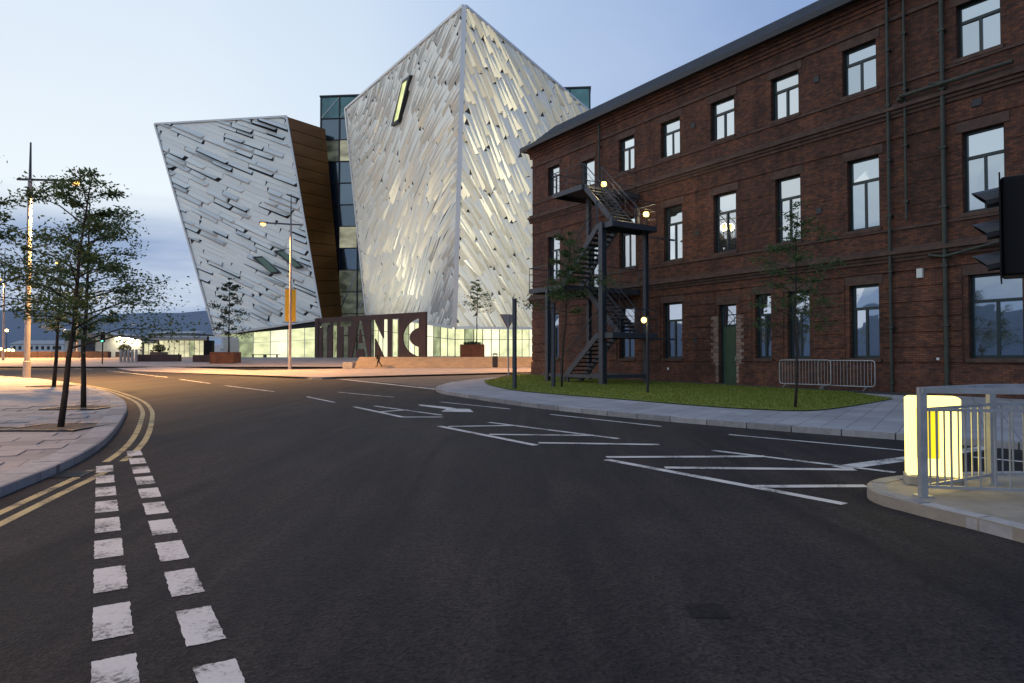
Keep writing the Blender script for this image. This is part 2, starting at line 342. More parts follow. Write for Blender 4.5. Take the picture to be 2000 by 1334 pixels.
def leafmat(name, c1, c2):
    m = bpy.data.materials.new(name); t, N, L, B = nodes(m)
    gi = N.new('ShaderNodeNewGeometry'); r = N.new('ShaderNodeValToRGB'); r.color_ramp.elements[0].color = (*c1, 1); r.color_ramp.elements[1].color = (*c2, 1)
    L.new(gi.outputs['Random Per Island'], r.inputs[0]); L.new(r.outputs[0], B.inputs['Base Color']); B.inputs['Roughness'].default_value = 0.6
    tr = N.new('ShaderNodeBsdfTranslucent'); L.new(r.outputs[0], tr.inputs[0]); mx = N.new('ShaderNodeMixShader'); mx.inputs[0].default_value = 0.45
    L.new(B.outputs[0], mx.inputs[1]); L.new(tr.outputs[0], mx.inputs[2]); L.new(mx.outputs[0], N['Material Output'].inputs[0])
    return m
M['leaf'] = leafmat('green_leaves', (0.045, 0.085, 0.026), (0.110, 0.150, 0.050))
M['leaf_dark'] = leafmat('dark_leaves', (0.022, 0.042, 0.022), (0.045, 0.072, 0.034))
M['grass_blade'] = leafmat('grass_blades', (0.10, 0.145, 0.010), (0.24, 0.27, 0.034))
def glassmat(name, dark, refl, f, rough=0.02):
    m = bpy.data.materials.new(name); t, N, L, B = nodes(m)
    B.inputs['Base Color'].default_value = (*dark, 1); B.inputs['Roughness'].default_value = 0.3
    g = N.new('ShaderNodeBsdfGlossy'); g.inputs['Color'].default_value = (*refl, 1); g.inputs['Roughness'].default_value = rough
    tcn = N.new('ShaderNodeTexCoord'); nn = N.new('ShaderNodeTexNoise'); nn.inputs['Scale'].default_value = 1.1; nn.inputs['Detail'].default_value = 1; L.new(tcn.outputs['Object'], nn.inputs[0])
    bp = N.new('ShaderNodeBump'); bp.inputs['Strength'].default_value = 0.06; bp.inputs['Distance'].default_value = 0.05; L.new(nn.outputs[0], bp.inputs['Height']); L.new(bp.outputs[0], g.inputs['Normal'])
    mx = N.new('ShaderNodeMixShader'); oi = N.new('ShaderNodeObjectInfo'); mr = N.new('ShaderNodeMapRange'); mr.inputs[3].default_value = f * .8; mr.inputs[4].default_value = f * 1.15; L.new(oi.outputs['Random'], mr.inputs[0]); L.new(mr.outputs[0], mx.inputs[0]); L.new(B.outputs[0], mx.inputs[1]); L.new(g.outputs[0], mx.inputs[2]); L.new(mx.outputs[0], N['Material Output'].inputs[0])
    return m
M['glass'] = glassmat('coated_window_glass', (0.02, 0.025, 0.03), (0.80, 0.92, 1.0), 0.52)
M['atrium_glass'] = glassmat('atrium_glass', (0.015, 0.03, 0.045), (0.50, 0.68, 0.85), 0.17)
def aluminium(name, c1, c2, metal, rough):
    m = bpy.data.materials.new(name); t, N, L, B = nodes(m)
    gi = N.new('ShaderNodeNewGeometry'); oi = N.new('ShaderNodeObjectInfo'); ad = N.new('ShaderNodeMath'); ad.operation = 'ADD'
    L.new(gi.outputs['Random Per Island'], ad.inputs[0]); L.new(oi.outputs['Random'], ad.inputs[1])
    fr = N.new('ShaderNodeMath'); fr.operation = 'FRACT'; L.new(ad.outputs[0], fr.inputs[0])
    r = N.new('ShaderNodeValToRGB'); r.color_ramp.elements[0].color = (*c1, 1); r.color_ramp.elements[1].color = (*c2, 1); L.new(fr.outputs[0], r.inputs[0])
    L.new(r.outputs[0], B.inputs['Base Color']); B.inputs['Metallic'].default_value = metal; B.inputs['Roughness'].default_value = rough
    return m
M['alu'] = aluminium('anodised_aluminium', (0.76, 0.77, 0.72), (0.85, 0.85, 0.78), 0.42, 0.48)
M['alu_edge'] = mat('aluminium_trim', (0.62, 0.62, 0.62), 0.45, metal=0.7)
M['shade_membrane'] = mat('shade_dark_membrane', (0.035, 0.037, 0.04), 0.9)  # hull membrane darkened so open panel edges show deeper shade

# ================================================================== SETTING
def sheet(name, poly, h, m, parent=None):
    mb = MB(); mb.add([(x, y, G(y) + h) for x, y in poly], [tuple(range(len(poly)))]); return obj(name, mb, m, parent)
g = MB()
for (x0, x1) in ((-6000, -200), (-200, 200), (200, 6000)):
    for (y0, y1) in ((-600, -40), (-40, 80), (80, 400), (400, 7000)):
        g.quad((x0, y0, G(y0) - 0.06), (x1, y0, G(y0) - 0.06), (x1, y1, G(y1) - 0.06), (x0, y1, G(y1) - 0.06))
struct(obj('ground', g, M['ground']))
g = MB()
g.quad((-130, -30, G(-30)), (60, -30, G(-30)), (60, 80, G(80)), (-130, 80, G(80))); g.quad((-130, 80, G(80)), (60, 80, G(80)), (60, 100, G(100)), (-130, 100, G(100)))
road = struct(obj('road', g, M['asphalt']))

def smooth_line(pts, step=0.5, closed=False):
    P = [Vector((p[0], p[1])) for p in pts]; n = len(P); out = []
    rng = range(n if closed else n - 1)
    for i in rng:
        p0 = P[(i - 1) % n] if (closed or i > 0) else P[0]; p1 = P[i]; p2 = P[(i + 1) % n]; p3 = P[(i + 2) % n] if (closed or i + 2 < n) else P[-1]
        k = max(2, int((p2 - p1).length / step))
        for j in range(k):
            t = j / k
            out.append(0.5 * ((2 * p1) + (p2 - p0) * t + (2 * p0 - 5 * p1 + 4 * p2 - p3) * t * t + (3 * p1 - p0 - 3 * p2 + p3) * t ** 3))
    if not closed: out.append(P[-1])
    return out
def resample(line, step):
    out = [line[0]]; acc = 0.0
    for a, b in zip(line, line[1:]):
        d = (b - a).length
        while acc + d >= step:
            t = (step - acc) / d; a = a.lerp(b, t); out.append(a); d = (b - a).length; acc = 0.0
        acc += d
    return out
def offset(line, w):
    o = []
    for i, p in enumerate(line):
        d = (line[min(i + 1, len(line) - 1)] - line[max(i - 1, 0)]).normalized(); o.append(p + Vector((-d.y, d.x)) * w)
    return o
def inside(p, poly):
    r = False; n = len(poly)
    for i in range(n):
        a, b = poly[i], poly[(i + 1) % n]
        if (a[1] > p[1]) != (b[1] > p[1]) and p[0] < (b[0] - a[0]) * (p[1] - a[1]) / (b[1] - a[1]) + a[0]: r = not r
    return r
def gxy(u, v, h=0.0): p = on_g(u, v, h); return Vector((p.x, p.y))
KH = 0.12
def kerbs(line, side, parent, width=0.3, length=0.915, h=KH, name='kerb_stone'):
    """stones laid along the outer edge `line`; side=+1 puts their back to the left of the line"""
    pts = resample(line, length); inn = offset(pts, width * side)
    for i in range(len(pts) - 1):
        a, b, c, d = pts[i], pts[i + 1], inn[i + 1], inn[i]
        e = (b - a).normalized() * 0.011; dz = random.uniform(-0.003, 0.004)
        poly = [(a + e), (b - e), (c - e), (d + e)]
        if side < 0: poly = poly[::-1]
        ch = 0.02 * side
        mb = MB(); nrm = Vector((-(b - a).y, (b - a).x)).normalized() * ch
        A, B_, C_, D_ = a + e, b - e, c - e, d + e
        zz = lambda p, k: (p.x, p.y, G(p.y) + k + (dz if k > 0 else 0))
        mb.add([zz(A, -0.1), zz(B_, -0.1), zz(A, h - 0.02), zz(B_, h - 0.02), zz(A + nrm, h), zz(B_ + nrm, h), zz(C_, h), zz(D_, h), zz(C_, -0.1), zz(D_, -0.1)],
               [(0, 1, 3, 2), (2, 3, 5, 4), (4, 5, 6, 7), (7, 6, 8, 9), (0, 2, 4, 7, 9), (1, 8, 6, 5, 3)])
        obj(name, mb, M['kerb'], parent)
    return pts, inn
def slabs(poly, inner_ok, parent, ang, sx, sy, limit, near, h, name='paving_slab'):
    ca, sa = math.cos(ang), math.sin(ang); xs = [p[0] for p in poly]; ys = [p[1] for p in poly]
    cx, cyy = sum(xs) / len(xs), sum(ys) / len(ys); ext = max(max(xs) - min(xs), max(ys) - min(ys)); n = int(ext / min(sx, sy)) + 2
    cand = []
    for j in range(-n, n):
        for i in range(-n, n):
            lx = i * sx + (j % 2) * sx * 0.5; ly = j * sy
            c = [(cx + (lx + a) * ca - (ly + b) * sa, cyy + (lx + a) * sa + (ly + b) * ca) for a, b in ((0, 0), (sx, 0), (sx, sy), (0, sy))]
            if all(inside(p, poly) for p in c) and inner_ok(c): cand.append((math.hypot(c[0][0] - near[0], c[0][1] - near[1]), lx, ly))
    cand.sort(); cand = cand[:limit]; gp = 0.009
    mb = MB(); mb.box(gp, sx - gp, gp, sy - gp, -0.03, 0.0); me = mb.mesh(name)
    bm = bmesh.new(); bm.from_mesh(me); bmesh.ops.recalc_face_normals(bm, faces=bm.faces); bmesh.ops.bevel(bm, geom=[e for e in bm.edges if all(v.co.z > -0.001 for v in e.verts)], offset=0.006, segments=1); bm.to_mesh(me); bm.free()
    me.materials.append(M['slab'])
    for _, lx, ly in cand:
        o = bpy.data.objects.new(name, me); COL.objects.link(o); o.parent = parent
        x = cx + lx * ca - ly * sa; y = cyy + lx * sa + ly * ca
        o.location = (x, y, G(y) + h + 0.006 + random.uniform(-0.002, 0.002))
        q = Euler((math.atan(SL), 0, 0)).to_matrix() @ Euler((0, 0, ang)).to_matrix(); o.rotation_euler = q.to_euler()

# ---- left pavement with its granite kerb
kl = [gxy(u, v, KH) for u, v in ((0, 950), (120, 903), (186, 869), (222, 839), (243, 809), (248, 794), (240, 779), (216, 767), (180, 756), (120, 745), (60, 738), (0, 734))]
kl = [kl[0] + (kl[0] - kl[1]) * 5.5] + [kl[0] + (kl[0] - kl[1]) * 2] + kl + [kl[-1] + (kl[-1] - kl[-2]) * 6]
kl = smooth_line(kl, 0.3)
poly_l = [tuple(p) for p in kl] + [(-70, kl[-1].y), (-70, kl[0].y)]
mb = MB(); mb.prism(poly_l, lambda x, y: G(y) - 0.1, lambda x, y: G(y) + KH - 0.012)
pave_l = struct(obj('left_pavement', mb, M['slab_base']))
pts, inn = kerbs(kl, 1, pave_l, width=0.38)
def off_kerb(c): return all(min((Vector(p) - q).length for q in kl[::2]) > 0.42 for p in c) and all(math.hypot(p[0], p[1]) < 40 for p in c)
tree_l = [gxy(118, 834, KH), gxy(163, 796, KH), gxy(105, 754, KH), gxy(-75, 842, KH)]
def slab_ok(c):
    if not off_kerb(c): return False
    cx_ = sum(p[0] for p in c) / 4; cy_ = sum(p[1] for p in c) / 4
    return all(max(abs(q[0] - t.x), abs(q[1] - t.y)) > 0.70 for t in tree_l for q in (*c, (cx_, cy_)))
poly_v = [p for p in [tuple(q) for q in kl]] + [(-24, kl[-1].y), (-24, kl[0].y)]
slabs(poly_v, slab_ok, pave_l, R(24), 0.9, 0.6, 300, (-10, 11), KH)
for t in tree_l:
    mb = MB(); mb.box(t.x - 0.62, t.x + 0.62, t.y - 0.62, t.y + 0.62, G(t.y) + KH - 0.02, G(t.y) + KH + 0.002); obj('tree_pit', mb, M['soil'], pave_l)
    mb = MB(); z = G(t.y) + KH
    for s in (-1, 1):
        mb.box(t.x - 0.70, t.x + 0.70, t.y + s * 0.66 - 0.04, t.y + s * 0.66 + 0.04, z - 0.02, z + 0.014); mb.box(t.x + s * 0.66 - 0.04, t.x + s * 0.66 + 0.04, t.y - 0.62, t.y + 0.62, z - 0.02, z + 0.014)
    obj('tree_pit_frame', mb, M['dark_steel'], pave_l)

# ---- right pavement, lawn and path in front of the brick building
PW = 0.3
kr = [gxy(u, v, KH) for u, v in ((1100, 731), (1045, 733.5), (1000, 735.5), (950, 739), (900, 745), (872, 751), (862, 757), (872, 762), (909, 768), (1033, 785), (1208, 803), (1392, 818), (1576, 832), (1773, 845), (2000, 862))]
kr = kr + [kr[-1] + (kr[-1] - kr[-2]) * 4]
kr = smooth_line(kr, 0.4)
BX = Vector((13.66, 24.5))                       # reference foot of the facade
BD = Vector((-865.0, F)).normalized()            # along the facade, away from us
BN = Vector((-BD.y, BD.x))                       # out of the facade towards the street
if BN.dot(-BX) < 0: BN = -BN
def FP(t, n): p = BX + BD * t + BN * n; return (p.x, p.y)
poly_r = [tuple(p) for p in kr] + [FP(-14, -2), FP(24, -2)]
mb = MB(); mb.prism(poly_r, lambda x, y: G(y) - 0.1, lambda x, y: G(y) + KH - 0.006)
pave_r = struct(obj('right_pavement', mb, M['paving_grey']))
kerbs(kr, -1, pave_r, width=0.22)
lawn_pts = [gxy(u, v, KH) for u, v in ((946, 744), (952, 751), (975, 757), (1024, 765), (1208, 780), (1392, 795), (1500, 801), (1576, 803), (1640, 797), (1714, 785), (1745, 779))]
lawn_line = smooth_line(lawn_pts, 0.6)
back = [FP(t, 1.1) for t in (1.2, 6, 12, 18, 22.5)]
lawn_poly = [tuple(p) for p in lawn_line] + back
sheet('lawn', lawn_poly, KH + 0.02, M['lawn']); lawn = bpy.data.objects['lawn']; struct(lawn)
sheet('tarmac_path', [FP(-1.5, 1.25), FP(22.8, 1.25), gxy(960, 741.5, KH), gxy(1000, 738.5, KH), FP(24.5, 0.2), FP(24.5, -1.0), FP(-1.5, -1.0)], KH + 0.008, M['tar_path']); struct(bpy.data.objects['tarmac_path'])
gb = MB(); xs = [p[0] for p in lawn_poly]; ys = [p[1] for p in lawn_poly]; k = 0
while k < 26000:
    x = random.uniform(min(xs), max(xs)); y = random.uniform(min(ys), max(ys))
    if not inside((x, y), lawn_poly): continue
    a = random.uniform(0, 6.28); h = random.uniform(0.03, 0.075); w = 0.012; z = G(y) + KH + 0.018
    dx, dy = math.cos(a) * w, math.sin(a) * w; lx, ly = random.uniform(-.03, .03), random.uniform(-.03, .03)
    gb.add([(x - dx, y - dy, z), (x + dx, y + dy, z), (x + lx, y + ly, z + h)], [(0, 1, 2)]); k += 1
stuff(tag(obj('grass', gb, M['grass_blade'], fix=False), 'short mown grass of the lawn before the brick building', 'grass'))

# ---- plaza on the far side: kerbed lower pavement, steps, upper level
PLZ = 1.75
pe = [gxy(u, v, KH) for u, v in ((-330, 697), (0, 704.5), (126, 710.5), (420, 720.5), (523, 729.5), (588, 735), (630, 736.5), (686, 733.5), (760, 727.5), (830, 723.5), (905, 720.5), (1040, 717.5))]
pe = pe + [pe[-1] + Vector((7, 4.0)), pe[-1] + Vector((28, 10))]
pe = smooth_line(pe, 0.7)
lo_poly = [tuple(p) for p in pe] + [(40, 78), (-130, 82), (-130, pe[0].y)]
mb = MB(); mb.prism(lo_poly, lambda x, y: G(y) - 0.1, lambda x, y: G(y) + KH - 0.006)
plaza = struct(obj('plaza_pavement', mb, M['paving']))
kerbs(pe, 1, plaza, width=0.3, length=1.8)
SX0, SX1, SY0 = -14.4, 34.0, 62.0
up = MB()
up.add([(SX0, SY0 + 2.7, PLZ), (SX1, SY0 + 2.7, PLZ), (60, 160, PLZ), (-150, 160, PLZ), (-150, 80, PLZ), (SX0, 80, PLZ)], [(0, 1, 2, 3, 4, 5)])
up.quad((-150, 66, G(66) + KH + .01), (SX0 - 0.9, SY0 + 1, G(SY0 + 1) + KH + .01), (SX0 - 0.9, 80, PLZ), (-150, 80, PLZ))
up.quad((SX0 - 0.9, SY0 + 1, G(SY0)), (SX0, SY0, G(SY0)), (SX0, 80, PLZ), (SX0 - 0.9, 80, PLZ))
struct(obj('upper_plaza', up, M['paving']))
steps = thing('plaza_steps', 'broad pale stone steps rising from the pavement to the plaza', 'steps', (0, SY0, G(SY0) + KH))
for i in range(6):
    mb = MB(); z0 = G(SY0) + KH - 0.1; z1 = G(SY0) + KH + (PLZ - G(SY0) - KH) * (i + 1) / 6.0 + (0.004 if i == 5 else 0)
    y0 = SY0 + 0.45 * i; mb.box(SX0, SX1, y0, y0 + (0.47 if i < 5 else 0.6), z0, z1); obj('step', mb, M['step_stone'], steps, keep=True, bevel=0.012)
    mb = MB(); mb.box(SX0 + .01, SX1 - .01, y0 - .004, y0 + 0.05, z1 - 0.05, z1 + 0.004)
mb = MB(); mb.box(SX0 - 0.9, SX0 - 0.02, SY0 - 0.3, SY0 + 3.2, G(SY0), G(SY0) + KH + 0.45); obj('end_block', mb, M['concrete'], steps, keep=True, bevel=0.02)

# ---- paved side street (setts table) between plaza and lawn
st_poly = [gxy(u, v, 0) for u, v in ((650, 739.5), (700, 743), (780, 750), (859, 760), (900, 749), (960, 741), (1045, 736), (1100, 733.5), (1100, 716), (1040, 719.5), (905, 722.5), (830, 725.5), (760, 729.5), (700, 735.5))]
sheet('side_street', [tuple(p) for p in st_poly], 0.010, M['setts']); struct(bpy.data.objects['side_street'])

# ---- painted markings (each its own sheet on the road)
def ragged(poly, amp, n):
    out = []
    for i in range(len(poly)):
        a = Vector(poly[i]); b = Vector(poly[(i + 1) % len(poly)]); d = (b - a).normalized(); nn = Vector((-d.y, d.x))
        for k in range(n):
            p = a.lerp(b, k / n) + nn * random.uniform(-amp, amp); out.append((p.x, p.y))
    return out
def mark(name, poly, m='white_paint', h=0.004, amp=0.0, n=6):
    if amp: poly = ragged(poly, amp, n)
    return sheet(name, poly, h, M[m], road)
def stripe(name, a, b, w, m='white_paint', h=0.004, amp=0.004):
    a = Vector(a); b = Vector(b); d = (b - a).normalized(); nn = Vector((-d.y, d.x)) * (w / 2)
    return mark(name, [tuple(a - nn), tuple(b - nn), tuple(b + nn), tuple(a + nn)], m, h, amp, 16 if amp > .0045 else 6)
def dashes(name, a, b, w, ln, gap, first=0.0, amp=0.012):
    d = (b - a).normalized(); L_ = (b - a).length; s = first
    while s < L_:
        stripe(name, a + d * s, a + d * (s + ln), w, amp=amp); s += ln + gap
# give-way lines running towards the camera (centres of the two rows in the photo)
a1, b1 = gxy(204, 910), gxy(226, 1340)
d1 = (b1 - a1).normalized(); dashes('give_way_dash', a1, b1 + d1 * 2.5, 0.20, 0.585, 0.29, amp=.005)
a2, b2 = gxy(261, 881), gxy(424, 1310)
d2 = (b2 - a2).normalized(); dashes('give_way_dash', a2, b2 + d2 * 2.5, 0.20, 0.585, 0.29, amp=.005)
# double yellow lines round the left kerb
seg = [p for p in kl if 9.2 < p.y < 40 and p.x > -22]
st = min(range(len(kl)), key=lambda i: (kl[i] - gxy(180, 905)).length)
for dist in (0.36, 0.58):
    ol = offset(kl, -dist)
    for part, rng in (('yellow_line', ol[2:st - 1]), ('yellow_line', ol[st:-4])):
        if len(rng) < 3: continue
        lo_, hi_ = offset(rng, 0.05), offset(rng, -0.05)
        mb = MB(); n = len(rng)
        mb.add([(p.x, p.y, G(p.y) + 0.002) for p in lo_] + [(p.x, p.y, G(p.y) + 0.002) for p in hi_], [(i, i + 1, n + i + 1, n + i) for i in range(n - 1)])
        obj(part, mb, M['yellow_paint'], road)
# single yellow line along the right kerb
ol = offset(kr, 0.30); ol = [p for p in ol if p.y < 38 and p.x < 20][8:]
lo_, hi_ = offset(ol, 0.04), offset(ol, -0.04); n = len(ol); mb = MB()
mb.add([(p.x, p.y, G(p.y) + 0.004) for p in lo_] + [(p.x, p.y, G(p.y) + 0.004) for p in hi_], [(i, i + 1, n + i + 1, n + i) for i in range(n - 1)]); obj('yellow_line', mb, M['yellow_paint'], road)
for pts_ in (((858, 785), (996, 799)), ((1075, 809.5), (1291, 833)), ((1424, 849), (1765, 880)), ((1900, 893), (2150, 916)), ((660, 766), (770, 776))): stripe('lane_dash', gxy(*pts_[0]), gxy(*pts_[1]), 0.10)
for pts_ in (((955, 825), (1208, 857)), ((1392, 880), (1748, 923)), ((731, 793), (863, 811))): stripe('hatch_border', gxy(*pts_[0]), gxy(*pts_[1]), 0.12)
for pts_ in (((858, 832.5), (1047, 870)), ((1185, 898), (1650, 985)), ((691, 794.5), (787, 815))): stripe('hatch_border', gxy(*pts_[0]), gxy(*pts_[1]), 0.14)
for pts_ in (((876, 833.5), (1006, 831.5)), ((955, 849), (1153, 851)), ((1052, 865.5), (1288, 869)), ((1184, 893.5), (1495, 892)), ((1298, 914), (1670, 918)), ((1475, 951), (1693, 950)), ((737, 805), (797, 801)), ((785, 815), (866, 815))): stripe('hatch_bar', gxy(*pts_[0]), gxy(*pts_[1]), 0.16, h=0.0075)
stripe('stop_line', gxy(1640, 914), gxy(1990, 866), 0.26)
for pts_ in (((439, 753), (535, 765)), ((600, 775), (653, 786)), ((210, 724), (327, 737)), ((350, 740.5), (410, 749)), ((100, 714.5), (180, 722))): stripe('lane_dash', gxy(*pts_[0]), gxy(*pts_[1]), 0.12)
stripe('edge_line', gxy(640, 737.8), gxy(858, 761), 0.25)
# turn arrow
ta = [gxy(u, v) for u, v in ((816, 790.5), (822, 793), (872, 799), (862, 804), (925, 805), (917, 799), (893, 798.2), (880, 796), (826, 790.6))]
mark('turn_arrow', [tuple(p) for p in ta]); 
# gully gratings
for line, frac, side in ((kl, gxy(150, 925), -1), (kr, gxy(1300, 815), 1), (kr, gxy(1620, 843), 1)):
    i = min(range(2, len(line) - 2), key=lambda k: (line[k] - frac).length); p = line[i]; d = (line[i + 1] - line[i - 1]).normalized(); nn = Vector((-d.y, d.x)) * side; mb = MB()
    q0 = p + nn * .04; z = G(p.y)
    for k in range(7): a = q0 + d * (-.21 + k * .07); mb.bar((a.x, a.y, z + .004), (a.x + nn.x * .36, a.y + nn.y * .36, z + .004), .03, .012)
    for k in (0, .36): a = q0 + nn * k; mb.bar((a.x - d.x * .24, a.y - d.y * .24, z + .0045), (a.x + d.x * .24, a.y + d.y * .24, z + .0045), .03, .012)
    obj('gully_grating', mb, M['dark_steel'], road)
# iron cover in the road
c = gxy(1380, 1193); mb = MB(); mb.box(c.x - .12, c.x + .12, c.y - .12, c.y + .12, G(c.y) - .02, G(c.y) + .0025); cov = obj('iron_cover', mb, mat('iron_cover', (0.019, 0.018, 0.018), 0.9, bump=0.8, spec=.2, var=.4, scale=30, bscale=60), road)

# ---- traffic island (right)
isl_px = [(2000, 1033), (1900, 1008), (1830, 992), (1770, 977), (1725, 966), (1700, 956), (1693, 948), (1700, 939), (1730, 931), (1790, 926), (1870, 922), (1950, 920), (2040, 919)]
isl = [gxy(u, v, KH) for u, v in isl_px]
isl = [isl[0] + (isl[0] - isl[1]) * 3] + isl + [isl[-1] + (isl[-1] - isl[-2]) * 6]
isl = smooth_line(isl, 0.12)
mb = MB(); mb.prism([tuple(p) for p in isl], lambda x, y: G(y) - 0.1, lambda x, y: G(y) + KH - 0.006)
M['island'] = mat('island_concrete', (0.30, 0.27, 0.23), 0.85, var=0.18, scale=4, bump=0.3, bscale=50)
island = struct(obj('traffic_island', mb, M['island']))
kerbs(isl, -1, island, width=0.16, length=0.6)

# ---- hills behind the harbour
M['hill'] = mat('hazed_moorland', (0.11, 0.15, 0.21), 0.95, col2=(0.13, 0.175, 0.24), scale=0.006)  # pale blue air haze of the distance put into the hill colour
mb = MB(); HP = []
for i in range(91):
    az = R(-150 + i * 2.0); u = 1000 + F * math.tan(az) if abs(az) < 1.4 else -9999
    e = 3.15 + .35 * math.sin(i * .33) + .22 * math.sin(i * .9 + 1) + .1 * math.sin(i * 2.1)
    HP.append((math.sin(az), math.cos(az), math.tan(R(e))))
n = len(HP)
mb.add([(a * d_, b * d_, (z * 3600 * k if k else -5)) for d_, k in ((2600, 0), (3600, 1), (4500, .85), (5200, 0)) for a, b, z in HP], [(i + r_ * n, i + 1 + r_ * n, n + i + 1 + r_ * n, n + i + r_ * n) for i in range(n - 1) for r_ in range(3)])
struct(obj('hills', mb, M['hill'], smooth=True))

# ================================================================== BRICK BUILDING
bz = G(BX.y) + KH - 0.05
brz = math.atan2(-BD.y, -BD.x)
BB = thing('brick_building', 'three storey dark red brick building with slate roof and tall sash windows', 'building', (BX.x, BX.y, 0), brz)
BM = Matrix.LocRotScale(Vector((BX.x, BX.y, 0)), Euler((0, 0, brz)), None); BI = BM.inverted()
def fac(u, v, y=0.0):
    """pixel -> local x,z on the facade plane (local y = const)"""
    o = BI @ CAM; d = BI.to_3x3() @ ray(u, v); t = (y - o.y) / d.y; p = o + d * t; return p.x, p.z
def fx(u, v=500): return fac(u, v)[0]
XL, XR, ZT = fx(1040, 400), 14.0, 14.95
top_w = [(1070, 1092), (1208, 1238), (1290, 1327), (1387, 1433), (1505, 1559), (1645, 1711), (1869, 1956), ]
mid_w = [(1070, 1093), (1209, 1241), (1296, 1332), (1393, 1437), (1514, 1563), (1655, 1717), (1880, 1963)]
gnd_w = [(1070, 1091), (1209, 1239), (1295, 1332), (1475, 1506), (1538, 1581), (1659, 1717), (1892, 1999)]
openings = []                                         # x0,x1,z0,z1,kind
for a, b in top_w: openings.append((fx(a, 150), fx(b, 150), 11.62, 13.42, 'w'))
for a, b in mid_w: openings.append((fx(a, 380), fx(b, 380), 6.42, 9.12, 'w'))
for a, b in gnd_w: openings.append((fx(a, 620), fx(b, 620), 1.62, 4.36, 'w'))
for xx in (6.3, 9.2, 12.0):
    openings += [(xx, xx + 1.25, 11.62, 13.42, 'w'), (xx, xx + 1.25, 6.42, 9.12, 'w'), (xx, xx + 1.5, 1.62, 4.36, 'w')]
openings.append((fx(1404, 650), fx(1438, 650), 0.42, 4.05, 'd'))
openings.append((fx(1135, 320), fx(1161, 320), 10.35, 13.0, 'gd'))
openings.append((fx(1149, 520), fx(1174, 520), 5.25, 8.0, 'gd'))
openings = [(a, b, c, d, k) for a, b, c, d, k in openings]
xs = sorted({XL, XR} | {o[0] for o in openings} | {o[1] for o in openings}); zs = sorted({-0.5, ZT} | {o[2] for o in openings} | {o[3] for o in openings})
mb = MB(); RD = 0.30
def blocked(x, z): return any(o[0] < x < o[1] and o[2] < z < o[3] for o in openings)
for i in range(len(xs) - 1):
    for j in range(len(zs) - 1):
        if not blocked((xs[i] + xs[i + 1]) / 2, (zs[j] + zs[j + 1]) / 2):
            mb.quad((xs[i], 0, zs[j]), (xs[i + 1], 0, zs[j]), (xs[i + 1], 0, zs[j + 1]), (xs[i], 0, zs[j + 1]))
for a, b, c, d, k in openings:
    mb.quad((a, 0, c), (a, RD, c), (a, RD, d), (a, 0, d)); mb.quad((b, 0, c), (b, 0, d), (b, RD, d), (b, RD, c))
    mb.quad((a, 0, d), (a, RD, d), (b, RD, d), (b, 0, d)); mb.quad((a, 0, c), (b, 0, c), (b, RD, c), (a, RD, c))
DP = 15.0
mb.quad((XL, 0, -.5), (XL, 0, ZT), (XL, DP, ZT), (XL, DP, -.5)); mb.quad((XR, 0, -.5), (XR, DP, -.5), (XR, DP, ZT), (XR, 0, ZT)); mb.quad((XL, DP, -.5), (XL, DP, ZT), (XR, DP, ZT), (XR, DP, -.5))
wall = obj('wall', mb, M['brick'], BB, fix=False)
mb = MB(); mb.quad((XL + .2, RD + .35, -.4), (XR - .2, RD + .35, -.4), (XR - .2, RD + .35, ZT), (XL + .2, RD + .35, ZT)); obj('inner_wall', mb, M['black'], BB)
M['room'] = mat('dark_room', (0.02, 0.02, 0.022), 0.9)
def window(a, b, c, d, kind):
    w = b - a; fr = 0.085; y0, y1 = 0.19, 0.27
    mb = MB(); mb.box(a, a + fr, y0, y1, c, d); mb.box(b - fr, b, y0, y1, c, d); mb.box(a + fr, b - fr, y0, y1, c, c + fr * 1.2); mb.box(a + fr, b - fr, y0, y1, d - fr, d)
    zt = c + (d - c) * 0.68; xm = (a + b) / 2; mb.box(a + fr, b - fr, y0 - .012, y1 - .01, zt - 0.05, zt + 0.05); mb.box(xm - 0.04, xm + 0.04, y0 - .006, y1 - .006, c + fr * 1.2, zt - 0.05)
    f = obj('window', mb, M['green_paint'], BB)
    for (x0, x1, z0, z1) in ((a + fr, xm - .04, c + fr * 1.2, zt - .05), (xm + .04, b - fr, c + fr * 1.2, zt - .05), (a + fr, b - fr, zt + .05, d - fr)):
        q = MB(); t = [random.uniform(-.012, .012) for _ in range(2)]
        q.add([(x0, .235 + t[0], z0), (x1, .235 + t[1], z0), (x1, .235 + t[1] * .5, z1), (x0, .235 + t[0] * 1.5, z1)], [(0, 1, 2, 3)]); obj('pane', q, M['glass'], f, fix=False)
    q = MB(); q.box(a - .08, b + .08, -.07, .2, c - .13, c - .001); obj('sill', q, M['sandstone'], f)
    q = MB(); q.box(a - .16, b + .16, -.025, .14, d + .001, d + .34); obj('lintel', q, M['sandstone'], f)
